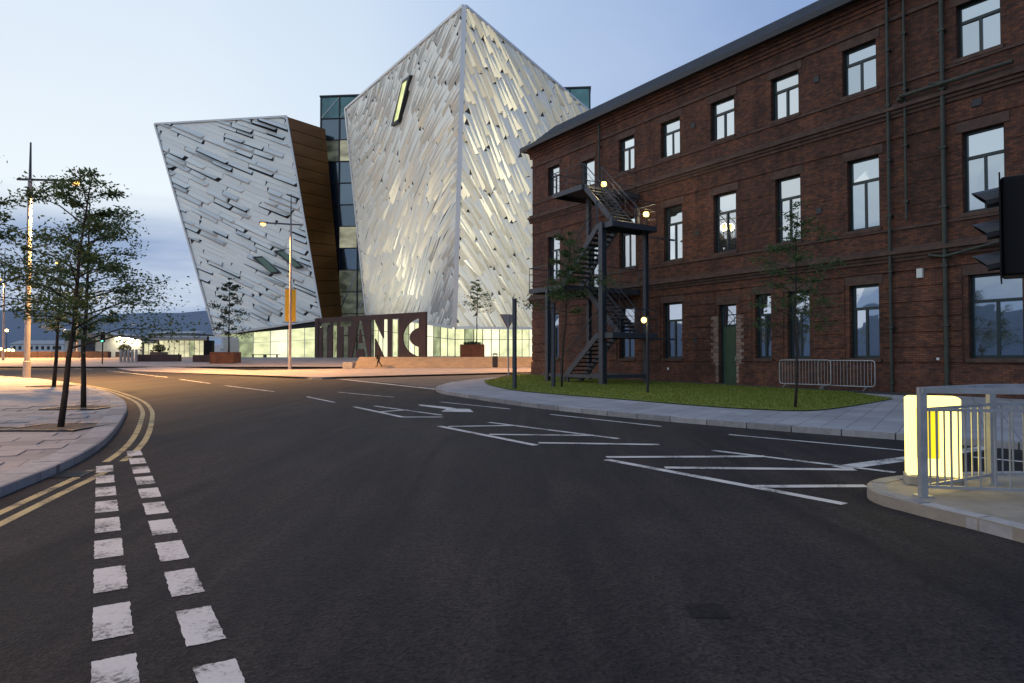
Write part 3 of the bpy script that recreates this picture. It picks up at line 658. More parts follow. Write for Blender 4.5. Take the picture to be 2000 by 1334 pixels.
for o in openings:
    a, b, c, d, k = o
    if k == 'w': window(a, b, c, d, k)
    elif k == 'd':
        mb = MB()
        mb.box(a, a + .07, .18, .27, c, d); mb.box(b - .07, b, .18, .27, c, d); mb.box(a + .07, b - .07, .18, .27, d - .07, d); mb.box(a + .07, b - .07, .18, .27, d - 0.98, d - .90); obj('door_frame', mb, M['green_paint'], BB)
        dm = MB(); n = 6; ww = (b - a - .14) / n
        for i in range(n): dm.box(a + .07 + i * ww + .004, a + .07 + (i + 1) * ww - .004, .21, .25, c + .05, d - .98)
        do = obj('door', dm, M['door_green'], BB); hb = MB(); hb.box(b - .2, b - .16, .15, .21, c + 1.1, c + 1.28); obj('door_handle', hb, M['galv'], do)
        q = MB(); q.quad((a + .07, .23, d - .9), (b - .07, .23, d - .9), (b - .07, .23, d - .07), (a + .07, .23, d - .07)); obj('pane', q, M['glass'], do, fix=False)
        q = MB(); q.box(a - .16, b + .16, -.025, .14, d + .001, d + .34); obj('lintel', q, M['sandstone'], BB)
        q = MB(); q.box(a, b, -.1, .2, c - .02, c + .05); obj('threshold', q, M['white'], BB)
        for s in (-1, 1):
            x0 = a - .42 if s < 0 else b + .02; q = MB()
            for r_ in range(20):
                z0 = c + .12 + r_ * .15; wd = .40 if r_ % 2 else .26
                xx = (x0 + .40 - wd) if s < 0 else x0
                q = MB(); q.box(xx, xx + wd, -.040, .05, z0, z0 + .14); obj('quoin_block', q, M['pale_brick'], BB)
        q = MB(); gz = G(FP(-a, 1)[1]); q.box(a - 2.2, b + .3, -1.25, -.02, gz - .1, c - .02); q.box(a - 2.0, b + .1, -1.7, -1.25, gz - .1, c - .15); obj('doorstep', q, M['concrete'], BB, bevel=.015)
    else:
        mb = MB(); mb.box(a, a + .08, .18, .27, c, d); mb.box(b - .08, b, .18, .27, c, d); mb.box(a + .08, b - .08, .18, .27, d - .08, d); mb.box(a + .08, b - .08, .18, .27, c, c + .12)
        f = obj('glazed_door', mb, M['green_paint'], BB); q = MB(); q.quad((a + .08, .23, c + .12), (b - .08, .23, c + .12), (b - .08, .23, d - .08), (a + .08, .23, d - .08)); obj('pane', q, M['glass'], f, fix=False)
        q = MB(); q.box(a - .16, b + .16, -.025, .14, d + .001, d + .34); obj('lintel', q, M['sandstone'], f)
def hband(name, z0, z1, proud, m, skip=True, x0=None, x1=None, ext=0.0, prof=None):
    x0 = XL if x0 is None else x0; x1 = XR if x1 is None else x1
    cuts = sorted([(o[0] - .18, o[1] + .18) for o in openings if skip and o[2] - .15 < z1 and o[3] + .36 > z0]); segs = []; cur = x0 - ext
    for a, b in cuts:
        if b < cur or a > x1: continue
        if a > cur: segs.append((cur, a))
        cur = max(cur, b)
    if cur < x1: segs.append((cur, x1))
    for a, b in segs:
        if b - a < .06: continue
        mb = MB()
        if prof:
            P_ = [(.05, prof[0][1])]
            for (p, q0, q1) in prof: P_ += [(-p, q0), (-p, q1)]
            P_ += [(.05, prof[-1][2])]; n = len(P_)
            mb.add([(a, y, z) for y, z in P_] + [(b, y, z) for y, z in P_], [tuple(range(n)), tuple(range(2 * n - 1, n - 1, -1))] + [(i, (i + 1) % n, n + (i + 1) % n, n + i) for i in range(n)])
        else: mb.box(a, b, -proud, .05, z0, z1)
        obj(name, mb, m, BB)
# string courses, cornices, corbelled eaves
hband('cornice', 10.28, 10.75, .2, M['sandstone'], False, ext=.25, prof=[(.06, 10.25, 10.38), (.13, 10.38, 10.50), (.22, 10.50, 10.62), (.10, 10.62, 10.75)])
hband('cornice', 5.12, 5.6, .2, M['sandstone'], False, ext=.25, prof=[(.06, 5.08, 5.2), (.13, 5.2, 5.32), (.24, 5.32, 5.45), (.10, 5.45, 5.58)])
hband('string_course', 11.40, 11.49, .05, M['sandstone'], False)
hband('string_course', 6.20, 6.29, .05, M['sandstone'], False)
hband('string_course', 13.80, 13.92, .07, M['sandstone'], False, ext=.07)
hband('string_course', 9.50, 9.60, .05, M['brick_band'], False)
hband('string_course', 4.72, 4.80, .05, M['brick_band'], False)
hband('plinth', -.5, 1.40, .075, M['brick_band'], True, ext=.07)
hband('eaves_corbel', 14.38, 14.96, .1, M['brick_band'], False, ext=.2, prof=[(.06, 14.40, 14.55), (.12, 14.55, 14.70), (.2, 14.70, 14.85), (.27, 14.85, 14.955)])
for i in range(6):                                       # banded brickwork of the ground storey
    z = 1.50 + i * .53; hband('brick_band', z, z + .47, .032, M['brick_band'], True, ext=.03)
for i in range(3):
    z = 7.0 + i * .78; hband('brick_band', z, z + .07, .018, M['brick_band'], True)
# roof
ov = .5; rp = math.tan(R(38)); rz = 14.99
mb = MB(); ym = DP / 2; i1, z1_ = 1.0, 16.42; zr = z1_ + (ym - i1) * math.tan(R(18))
mb.add([(XL - ov, -ov, rz), (XR + ov, -ov, rz), (XR + ov, DP + ov, rz), (XL - ov, DP + ov, rz), (XL + i1, i1, z1_), (XR - i1, i1, z1_), (XR - i1, DP - i1, z1_), (XL + i1, DP - i1, z1_), (XL + ym, ym, zr), (XR - ym, ym, zr)],
       [(0, 1, 5, 4), (1, 2, 6, 5), (2, 3, 7, 6), (3, 0, 4, 7), (4, 5, 9, 8), (5, 6, 9), (6, 7, 8, 9), (7, 4, 8), (0, 3, 2, 1)])
roof = obj('roof', mb, M['slate'], BB)
mb = MB(); mb.box(XL - ov - .06, XR + ov + .06, -ov - .12, -ov + .02, rz - .10, rz + .14); mb.box(XL - ov - .12, XL - ov + .02, -ov + .02, DP + ov, rz - .10, rz + .14); obj('gutter', mb, M['dark_steel'], roof)
mb = MB(); mb.box(XL - ov, XR + ov, -ov + .02, .0, rz - .06, rz - .005); obj('soffit_board', mb, M['dark_steel'], roof)
# rainwater pipes
def pipe(u, z0, z1, r=.06, v=400, off=.14):
    x = fx(u, v); mb = MB(); mb.tube([(x, -off, z0), (x, -off, z1)], r, 10)
    z = z0 + .6
    while z < z1: mb.box(x - r - .03, x + r + .03, -off - r - .01, .0, z, z + .07); z += 2.0
    return obj('drainpipe', mb, M['pipe'], BB)
pipe(1741, .1, 14.9); pipe(1848, .1, 14.9, .075); pipe(1774, 6.5, 14.9, .045); pipe(1174, 10.8, 14.9, .05, 300)
def hpipe(ua, ub, z, y, r, slope=0):
    xa, xb = fx(ua, 300), fx(ub, 300); mb = MB(); mb.tube([(xa, y, z), (xb, y, z + slope)], r, 8); return obj('service_pipe', mb, M['pipe'], BB)
hpipe(1768, 1990, 10.86, -.30, .07); hpipe(1820, 1850, 11.05, -.12, .05, -.1); hpipe(1848, 1990, 5.02, -.30, .05, .35); hpipe(1815, 1850, 5.15, -.16, .05, -.12)
hpipe(1760, 1772, 10.80, -.2, .08)
# vents, notice box, small sockets
def wallbox(name, u, v, w, h, m, d=.05):
    x, z = fac(u, v); mb = MB(); mb.box(x - w / 2, x + w / 2, -d - .035, .0, z - h / 2, z + h / 2); return obj(name, mb, m, BB, bevel=.008)
wallbox('notice_box', 1799, 534, .20, .32, M['white'], .09); wallbox('junction_box', 1834, 701, .09, .09, M['white'])
for u, v in ((1354, 245), (1595, 155), (1362, 455), (1600, 412), (1358, 663)): wallbox('air_vent', u, v, .24, .24, M['dark_steel'], .0)
wallbox('junction_box', 1307, 720, .12, .12, M['white'])
x, z = fac(1908, 200); wallbox('air_vent', 1908, 200, .3, .25, M['dark_steel'], 0)

# ================================================================== FIRE ESCAPE (local frame of the facade: x = -t, y = -n)
FE = thing('fire_escape_stair', 'dark steel fire escape stair with landings against the brick wall', 'staircase', (BX.x, BX.y, 0), brz)
def P(t, n, z): return (-t, -n, z)
def gz(t, n): return G(FP(t, n)[1]) + KH + .02
L0 = gz(11, 5) + .25; LV = [L0, 2.75, 5.15, 7.60, 10.15]
NA, NB, NM = 5.1, 2.5, 3.8
TA, TC = 9.9, 14.0
def column(t, n, z1, s=.20):
    mb = MB(); x, y, _ = P(t, n, 0); z0 = gz(t, n) - .1; k = s / 2
    mb.box(x - k, x + k, y - k, y - k + .03, z0, z1); mb.box(x - k, x + k, y + k - .03, y + k, z0, z1); mb.box(x - .02, x + .02, y - k + .03, y + k - .03, z0, z1); mb.box(x - k - .06, x + k + .06, y - k - .06, y + k + .06, z0, z0 + .12)
    return obj('column', mb, M['stair_steel'], FE)
column(TA, NA, LV[3] + .02, .26); column(TA, NB, LV[3]); column(TC, NA, LV[2]); column(TC, NB, LV[4] - .25)
def rail_run(mb, a, b, h=1.05, gap=1.1, mid=True):
    a = Vector(a); b = Vector(b); n = max(1, int((b - a).length / gap)); up = Vector((0, 0, h))
    mb.tube([a + up, b + up], .024, 6)
    if mid:
        for k in (.35, .7): mb.tube([a + up * k, b + up * k], .013, 5)
    for i in range(n + 1): p = a.lerp(b, i / n); mb.tube([p, p + up], .018, 5)
def platform(t0, t1, n0, n1, z, rails):
    mb = MB(); mb.box(-t1, -t0, -n1, -n0, z - .05, z)                      # grating deck
    for (a, b) in ((P(t0, n0, z - .12), P(t1, n0, z - .12)), (P(t0, n1, z - .12), P(t1, n1, z - .12)), (P(t0, n0, z - .12), P(t0, n1, z - .12)), (P(t1, n0, z - .12), P(t1, n1, z - .12))): mb.bar(a, b, .08, .24)
    o = obj('landing', mb, M['stair_steel'], FE); rm = MB()
    for a, b in rails: rail_run(rm, P(*a, z), P(*b, z))
    if rails: obj('handrail', rm, M['stair_steel'], o)
    return o
platform(9.2, 10.3, NB, NA, LV[1], [((9.2, NB), (9.2, NA)), ((9.2, NA), (10.3, NA)), ((9.2, NB), (10.3, NB))])
platform(12.9, 15.6, 0.05, NA, LV[2], [((15.6, .1), (15.6, NA)), ((15.6, NA), (14.0, NA)), ((12.9, .1), (12.9, NB))])
platform(9.2, 10.3, NB, NA, LV[3], [((9.2, NB), (9.2, NA)), ((9.2, NA), (10.3, NA)), ((9.2, NB), (10.3, NB))])
platform(12.9, 15.3, 0.05, NM, LV[4], [((15.3, .1), (15.3, NM)), ((15.3, NM), (12.9, NM)), ((12.9, .1), (12.9, NB))])
def flight(t0, z0, t1, z1, n0, n1):
    """from (t0,z0) up to (t1,z1)"""
    mb = MB()
    for n in (n0 + .04, n1 - .04): mb.bar(P(t0, n, z0 - .06), P(t1, n, z1 - .06), .06, .26)
    o = obj('stair_flight', mb, M['stair_steel'], FE); k = max(8, int(round((z1 - z0) / .19)))
    tm = MB(); tm.box(-.13, .13, 0, (n1 - n0) - .18, -.018, .018); tm.box(-.13, -.115, 0, (n1 - n0) - .18, -.06, -.018); me = tm.mesh('tread'); me.materials.append(M['stair_steel'])
    for i in range(1, k):
        f = i / k; q = bpy.data.objects.new('tread', me); COL.objects.link(q); q.parent = o; q.location = P(t0 + (t1 - t0) * f, n1 - .09, z0 + (z1 - z0) * f)
    rm = MB()
    for n in (n0 + .04, n1 - .04): rail_run(rm, P(t0, n, z0 + .05), P(t1, n, z1 + .05), 1.0, 1.2)
    obj('handrail', rm, M['stair_steel'], o)
flight(13.1, gz(13, 4.5), 10.3, LV[1], NM + .05, NA - .03)
flight(10.3, LV[1], 12.9, LV[2], NB + .05, NM - .05)
flight(12.9, LV[2], 10.3, LV[3], NM + .05, NA - .03)
flight(10.3, LV[3], 12.9, LV[4], NB + .05, NM - .05)
mb = MB(); z = gz(11, 5) + .32
for a, b in (((TA, NA), (TC + .4, NA)), ((TA, NB), (TA, NA)), ((TA, NB), (TC, NB))): mb.bar(P(*a, z), P(*b, z), .1, .16)
for t_ in (12.4,): mb.bar(P(t_, NA, z), P(t_, NA, gz(t_, NA)), .1, .1)
obj('base_beam', mb, M['stair_steel'], FE)
mb = MB(); mb.bar(P(10.5, .0, LV[1] - .2), P(10.5, NB, LV[1] - .2), .08); mb.bar(P(10.5, .0, LV[3] - .2), P(10.5, NB, LV[3] - .2), .08); mb.bar(P(TA, NB, LV[1] - .1), P(TA, NB, gz(TA, NB)), .1, .1); obj('wall_tie', mb, M['stair_steel'], FE)

# ================================================================== MUSEUM BUILDING
ZTOP = 40.2
T0, TL, TR = on_z(907, 12, ZTOP), on_z(676, 213, ZTOP), on_z(1150, 217, ZTOP)
B0 = on_y(888, 640, T0.y + 1.8); BL = on_y(717, 613, TL.y - 5.0); BR = on_y(1118, 642, TR.y - 5.0)
TBk = Vector(((TL.x + TR.x) / 2 + 1, TL.y + 14, ZTOP)); BBk = Vector((TBk.x, TBk.y - 2, 6.0))
MU = thing('museum_building', 'silver museum with ship prow hulls clad in folded shards, glass between', 'building', (B0.x, B0.y, PLZ))
def mu(name, mb, m, parent=None, **k): return obj(name, mb, m, parent or MU, keep=True, **k)
class Face:
    def __init__(s, bl, br, tr, tl, outward):
        s.c = [Vector(p) for p in (bl, br, tr, tl)]; s.W = ((s.c[1] - s.c[0]).length + (s.c[2] - s.c[3]).length) / 2; s.H = ((s.c[3] - s.c[0]).length + (s.c[2] - s.c[1]).length) / 2
        n = (s.c[1] - s.c[0]).cross(s.c[3] - s.c[0]).normalized(); s.n = n if n.dot(outward) > 0 else -n
    def at(s, x, y, h=0.0):
        a, b = x / s.W, y / s.H; return s.c[0].lerp(s.c[1], a).lerp(s.c[3].lerp(s.c[2], a), b) + s.n * h
def clad(face, hull, ang, seed, style, npick, holes=()):
    """folded shards over the face; the npick largest/nearest in view are parts, the rest one mesh"""
    rnd = random.Random(seed); W, H = face.W, face.H; ca, sa = math.cos(ang), math.sin(ang); panels = []
    full_ = [(0, 1, 5), (0, 5, 4), (1, 2, 5), (2, 3, 4), (2, 4, 5), (3, 0, 4)]; FS = [full_, full_[:2] + full_[3:], full_[3:]]
    diag = math.hypot(W, H); wv = style['w']; y = -diag
    while y < diag:
        x = -diag - rnd.uniform(0, 4)
        w = wv * rnd.uniform(.8, 1.25)
        while x < diag:
            L_ = rnd.uniform(*style['len'])
            flat = rnd.random() < style['flat']
            hh = style['h'] * (rnd.uniform(.02, .09) if flat else rnd.uniform(.6, 1.15))
            k = min(.9, max(.05, rnd.gauss(style['k'], style['ks'])))
            e0, e1 = style['ends']; sk = rnd.uniform(*style['skew'])
            h0, h1 = hh * rnd.uniform(*e0), hh * rnd.uniform(*e1)
            loc = [(0, 0, 0), (L_, 0, 0), (L_ + sk, w, 0), (sk, w, 0), (.05 * L_ + sk * k, w * k, h0), (.94 * L_ + sk * k, w * k, h1)]
            if style.get('flip'): loc = [(L_ + sk - a, w - b, c) for a, b, c in loc]
            pts = []
            for a, b, c in loc:
                X_ = (x + a) * ca - (y + b) * sa + W / 2; Y_ = (x + a) * sa + (y + b) * ca + H / 2; wp = style.get('warp', 0)
                pts.append((X_ + wp * math.sin(Y_ * .21 + 1.0 + X_ * .05), Y_ + wp * .8 * math.sin(X_ * .24 + Y_ * .09), c + .05))
            op = 0 if flat or rnd.random() > style['open'] else style['gap']
            cx = sum(p[0] for p in pts) / 6; cyy = sum(p[1] for p in pts) / 6
            if -4 < cx < W + 4 and -4 < cyy < H + 4 and not any(abs(cx - hx) < hw and abs(cyy - hy) < hhh for hx, hy, hw, hhh in holes): panels.append((cx, cyy, pts, FS[op]))
            x += L_
        y += w
    m_ = .15
    full = [p for p in panels if all(m_ < q[0] < W - m_ and m_ < q[1] < H - m_ for q in p[2])]
    full.sort(key=lambda p: (face.at(p[0], p[1]) - CAM).length); pick = {id(p) for p in full[:npick]}
    rest = bmesh.new()
    for p in panels:
        if id(p) in pick:
            mb = MB(); mb.add([face.at(*q) for q in p[2]], p[3]); mu('aluminium_panel', mb, M['alu'], hull, fix=False)
        else:
            v = [rest.verts.new(q) for q in p[2]]
            for f in p[3]: rest.faces.new([v[i] for i in f])
    for co, no in (((m_, 0, 0), (-1, 0, 0)), ((W - m_, 0, 0), (1, 0, 0)), ((0, m_, 0), (0, -1, 0)), ((0, H - m_, 0), (0, 1, 0))):
        bmesh.ops.bisect_plane(rest, geom=rest.verts[:] + rest.edges[:] + rest.faces[:], plane_co=co, plane_no=no, clear_outer=True)
    for v in rest.verts: v.co = face.at(v.co.x, v.co.y, v.co.z)
    me = bpy.data.meshes.new('panel_cladding'); rest.to_mesh(me); rest.free(); me.materials.append(M['alu'])
    o = mu('panel_cladding', me, None, hull); stuff(o); return o
def trim(face, hull):
    for i in range(4):
        mb = MB(); a, b = face.c[i], face.c[(i + 1) % 4]; mb.bar(a + face.n * .12, b + face.n * .12, .30, .30); mu('edge_trim', mb, M['alu_edge'], hull)
def hullmesh(bot, top, k=14):
    mb = MB(); n = len(bot); mb.add(bot, [tuple(range(n))]); mb.add(top, [tuple(range(n))])
    for i in range(n):
        j = (i + 1) % n; V = [bot[i].lerp(bot[j], a / k).lerp(top[i].lerp(top[j], a / k), b / k) for b in range(k + 1) for a in range(k + 1)]
        mb.add(V, [(a + b * (k + 1), a + 1 + b * (k + 1), a + 1 + (b + 1) * (k + 1), a + (b + 1) * (k + 1)) for b in range(k) for a in range(k)])
    return mb
# ---- front hull
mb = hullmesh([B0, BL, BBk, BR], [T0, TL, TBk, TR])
hullA = mu('front_hull', mb, M['shade_membrane'])
fL = Face(BL, B0, T0, TL, Vector((-1, -1, 0))); fR = Face(B0, BR, TR, T0, Vector((1, -1, 0)))
def slit(face, u, v, w, h, dx, m, parent):
    """projecting slit window on a hull face at the pixel"""
    best = min(((a / 60, b / 60) for a in range(61) for b in range(61)), key=lambda ab: (proj(face.at(ab[0] * face.W, ab[1] * face.H)) - Vector((u, v))).length)
    x, y = best[0] * face.W, best[1] * face.H
    out = [(-w / 2 - dx, -h / 2), (w / 2 - dx, -h / 2), (w / 2 + dx, h / 2), (-w / 2 + dx, h / 2)]
    inr = [(p[0] * .74, p[1] * .88) for p in out]
    mb = MB(); V = [face.at(x + a, y + b, .62) for a, b in out] + [face.at(x + a, y + b, .62) for a, b in inr] + [face.at(x + a, y + b, .0) for a, b in out] + [face.at(x + a, y + b, .50) for a, b in inr]
    fs = []
    for i in range(4):
        j = (i + 1) % 4; fs += [(i, j, 4 + j, 4 + i), (8 + i, 8 + j, j, i), (4 + i, 4 + j, 12 + j, 12 + i)]
    mb.add(V, fs); o = mu('slit_window', mb, M['dark_steel'], parent)
    q = MB(); q.add([face.at(x + a, y + b, .52) for a, b in inr], [(0, 1, 2, 3)]); q_ = mu('slit_pane', q, m, parent); return (x, y, w * .45, h * .36)
def proj(p):
    d = Vector(p) - CAM; c, s = math.cos(PITCH), math.sin(PITCH); f = d.y * c + d.z * s; up_ = -d.y * s + d.z * c
    return Vector((1000 + F * d.x / f, 667 - F * up_ / f))
M['slit_lit'] = emat('lit_slit_glass', (0.80, 0.86, 0.36), 0.85, .3, .6)
hA = slit(fL, 790, 203, 2.0, 4.8, 1.9, M['slit_lit'], hullA)
stL = dict(w=.62, len=(2.6, 6.4), flat=.12, h=.25, k=.42, ks=.09, ends=((.0, .5), (.8, 1.3)), skew=(-.3, .7), flip=True, open=.2, gap=1, warp=1.1)
stR = dict(w=.78, len=(2.6, 6.4), flat=.05, h=.38, k=.40, ks=.09, ends=((.0, .5), (.8, 1.25)), skew=(-.4, .8), open=.22, gap=1, warp=1.2)
clad(fL, hullA, R(40), 11, stL, 100); clad(fR, hullA, R(-42), 12, stR, 110)
trim(fL, hullA); trim(fR, hullA)
# ---- left hull
T1, T2, T3 = on_z(303, 243, ZTOP), on_z(560, 228, ZTOP), on_z(634, 252, ZTOP)
B1 = on_y(421, 655, 106.0); B2 = on_y(628, 624, 107.0); B3 = on_y(667, 618, 113.5)
T4 = T3 + Vector((-14, 24, 0)); B4 = Vector((T4.x + 4, T4.y - 4, 8.0)); T5 = T1 + Vector((-3, 20, 0)); B5 = Vector((T5.x + 10, T5.y - 5, 5.5))
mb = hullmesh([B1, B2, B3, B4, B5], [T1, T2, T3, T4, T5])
hullB = mu('left_hull', mb, M['shade_membrane'])
fB = Face(B1, B2, T2, T1, Vector((0, -1, 0)))
M['slit_dark'] = glassmat('dark_slit_glass', (0.02, 0.05, 0.035), (0.4, 0.6, 0.5), .12)
hB1 = slit(fB, 524, 520, 1.7, 3.0, -1.3, M['slit_dark'], hullB); hB2 = slit(fB, 566, 508, 1.5, 3.2, -1.6, M['slit_dark'], hullB)
stB = dict(w=.80, len=(2.2, 5.6), flat=.46, h=.46, k=.13, ks=.08, ends=((.1, .8), (.5, 1.3)), skew=(-.4, .4), open=.46, gap=2, warp=.5)
clad(fB, hullB, R(-31), 13, stB, 85); trim(fB, hullB)
# bronze clad end of the left hull: wide horizontal sheets
fE = Face(B2, B3, T3, T2, Vector((1, -1, 0)))
k = 16
for i in range(k):
    y0, y1 = fE.H * i / k + .05, fE.H * (i + 1) / k - .05; mb = MB()
    c_ = [(.02, y0), (fE.W - .02, y0), (fE.W - .02, y1), (.02, y1)]
    mb.add([fE.at(a, b, -.1) for a, b in c_] + [fE.at(a, b, .14) for a, b in c_], [(4, 5, 6, 7), (0, 1, 5, 4), (1, 2, 6, 5), (2, 3, 7, 6), (3, 0, 4, 7)]); mu('bronze_sheet', mb, M['bronze'], hullB)
# ---- glass atrium between the hulls
ZA = 46.4
A0, A1 = on_z(627, 190, ZA), on_z(1152, 172, ZA)
ad = (A1 - A0); ad.z = 0; AL = ad.length; ad.normalize(); an = Vector((-ad.y, ad.x, 0))
mb = MB(); C_ = [A0 + an * .6, A1 + an * .6, A1 + an * 22, A0 + an * 22]
mb.add([(p.x, p.y, PLZ) for p in C_] + [(p.x, p.y, ZA - .5) for p in C_], [(0, 1, 5, 4), (1, 2, 6, 5), (2, 3, 7, 6), (3, 0, 4, 7), (4, 5, 6, 7)])
atr = mu('atrium_core', mb, mat('atrium_inside', (0.03, 0.06, 0.07), 0.6))
def apt(s, z, o=0.0): p = A0 + ad * s + an * o; return (p.x, p.y, z)
M['atrium_lit'] = emat('lit_atrium_glass', (0.58, 0.56, 0.38), .42, .6, .35, (1, 1, 2.5)); M['atrium_teal'] = emat('teal_atrium_glass', (0.07, 0.20, 0.24), .35, .6, .3)
M['atrium_dim'] = emat('dim_atrium_glass', (0.20, 0.22, 0.16), .32, .7, .4, (1, 1, 2.2))
colw = 3.1; ncol = int(AL / colw); rows = [PLZ + i * 3.72 for i in range(13)]; rows[-1] = ZA
for c in range(ncol):
    s0, s1 = c * AL / ncol, (c + 1) * AL / ncol
    if 4 <= c < ncol - 3: continue
    for r_ in range(12):
        mb = MB(); z0, z1 = rows[r_] + .07, rows[r_ + 1] - .07; mb.add([apt(s0 + .07, z0, .1), apt(s1 - .07, z0, .1), apt(s1 - .07, z1, .1), apt(s0 + .07, z1, .1)], [(0, 1, 2, 3)])
        lit = (r_ == 11) and 'atrium_teal' or ((r_ in (9,)) and 'atrium_lit' or ((r_ in (5,) and c >= 1) and 'atrium_lit' or (r_ in (0, 1, 2, 3) and 'atrium_dim' or 'atrium_glass')))
        if c < 1 and lit == 'atrium_lit': lit = 'atrium_dim'
        mu('atrium_pane', mb, M[lit], atr, fix=False)
mb = MB()
for c in range(ncol + 1): s_ = c * AL / ncol; mb.bar(apt(s_, PLZ), apt(s_, ZA), .14, .24, (ad.x, ad.y, 0))
mu('mullion_frame', mb, M['dark_steel'], atr)
mb = MB()
for z in rows: mb.bar(apt(0, z), apt(AL, z), .2, .14)
mu('transom_frame', mb, M['dark_steel'], atr)
for c in range(4):
    s0 = c * AL / ncol
    mb = MB(); mb.bar(apt(s0, rows[2], .05), apt(s0 + AL / ncol, rows[4], .05), .18, .22); mu('brace', mb, M['galv'], atr)
    mb = MB(); mb.bar(apt(s0, rows[11], .05), apt(s0 + AL / ncol, rows[12], .05), .15, .15); mu('brace', mb, M['galv'], atr)
mb = MB(); mb.add([apt(-.2, ZA, -.2), apt(AL + .2, ZA, -.2), apt(AL + .2, ZA, 22), apt(-.2, ZA, 22), apt(-.2, ZA + .25, -.2), apt(AL + .2, ZA + .25, -.2), apt(AL + .2, ZA + .25, 22), apt(-.2, ZA + .25, 22)], [(0, 3, 2, 1), (4, 5, 6, 7), (0, 1, 5, 4), (1, 2, 6, 5), (2, 3, 7, 6), (3, 0, 4, 7)]); mu('atrium_roof', mb, M['dark_steel'], atr)
# ---- lit glazed ground floor under the hulls
M['lobby_lit'] = emat('lit_lobby_glass', (0.82, 0.84, 0.46), 1.0, .35, .55, (1, 1, 1.6)); M['lobby_dim'] = emat('dim_lobby_glass', (0.50, 0.56, 0.30), .6, .6, .7, (1, 1, 1.3)); M['lobby_pale'] = emat('pale_lobby_panel', (0.92, 0.88, 0.60), 1.1, .25, .4)
M['frame_white'] = mat('white_glazing_frame', (0.66, 0.67, 0.62), .5)
def glazing(a, b, z0, za, zb, bay, seed, wide=None, white=False, dim=False):
    rnd = random.Random(seed); a = Vector(a); b = Vector(b); L_ = (b - a).length; n = max(1, int(L_ / bay)); d = (b - a) / L_
    g_ = mu('lobby_glazing', MB().bar((a.x, a.y, z0 + .06), (b.x, b.y, z0 + .06), .25, .12), M['concrete'])
    for i in range(n):
        p0, p1 = a + d * (L_ * i / n + .04), a + d * (L_ * (i + 1) / n - .04); t0, t1 = za + (zb - za) * i / n, za + (zb - za) * (i + 1) / n
        m = rnd.choice(('lobby_lit', 'lobby_lit', 'lobby_dim', 'lobby_pale')) if not dim else rnd.choice(('atrium_dim', 'atrium_dim', 'lobby_dim', 'atrium_glass')); mb = MB()
        mb.add([(p0.x, p0.y, z0 + .12), (p1.x, p1.y, z0 + .12), (p1.x, p1.y, t1), (p0.x, p0.y, t0)], [(0, 1, 2, 3)]); mu('lobby_pane', mb, M[m], g_, fix=False)
    mb = MB()
    for i in range(n + 1):
        p = a + d * (L_ * i / n); t = za + (zb - za) * i / n; mb.bar((p.x, p.y, z0), (p.x, p.y, t), .09, .16)
    mb.bar((a.x, a.y, z0 + (za - z0) * .62), (b.x, b.y, z0 + (zb - z0) * .62), .10, .06)
    mu('lobby_mullions', mb, M['frame_white'] if white else M['dark_steel'], g_); return g_
ins = Vector((0, 1.1))
def xy(p): return Vector((p.x, p.y))
c0 = xy(B0) + Vector((-.05, 1.2)); glazing(c0, xy(BL) + Vector((.8, 1.0)), PLZ, B0.z - .05, BL.z + .1, 1.9, 3); glazing(c0, xy(BR) + Vector((-.8, 1.0)), PLZ, B0.z - .05, BR.z + .05, 1.9, 4)
gl0, gl1 = on_y(428, 690, 106.8), on_y(628, 690, 107.6)
glazing(xy(gl0), xy(gl1), PLZ - .3, B1.z + .05, B2.z - 1.1, 2.3, 5, white=True)
glazing(xy(gl1), xy(A0) + Vector((4, -.3)), PLZ - .3, 7.0, 7.0, 1.9, 6, white=True, dim=True)
q = MB(); q.add([(gl0.x - .5, gl0.y - .15, B1.z - .02), (gl1.x, gl1.y - .15, B2.z - 1.1), (gl1.x, gl1.y - .15, B2.z + .4), (gl0.x, gl0.y - .15, B1.z + .35)], [(0, 1, 2, 3)]); mu('soffit_fascia', q, M['dark_steel'], MU)

for pts_ in ([B0, BL, BBk, BR], [B1, B2, B3, B4, B5]):
    mb = MB(); mb.add([p + Vector((0, 0, -.06)) for p in pts_], [tuple(range(len(pts_)))]); mu('hull_soffit', mb, M['alu_edge'])

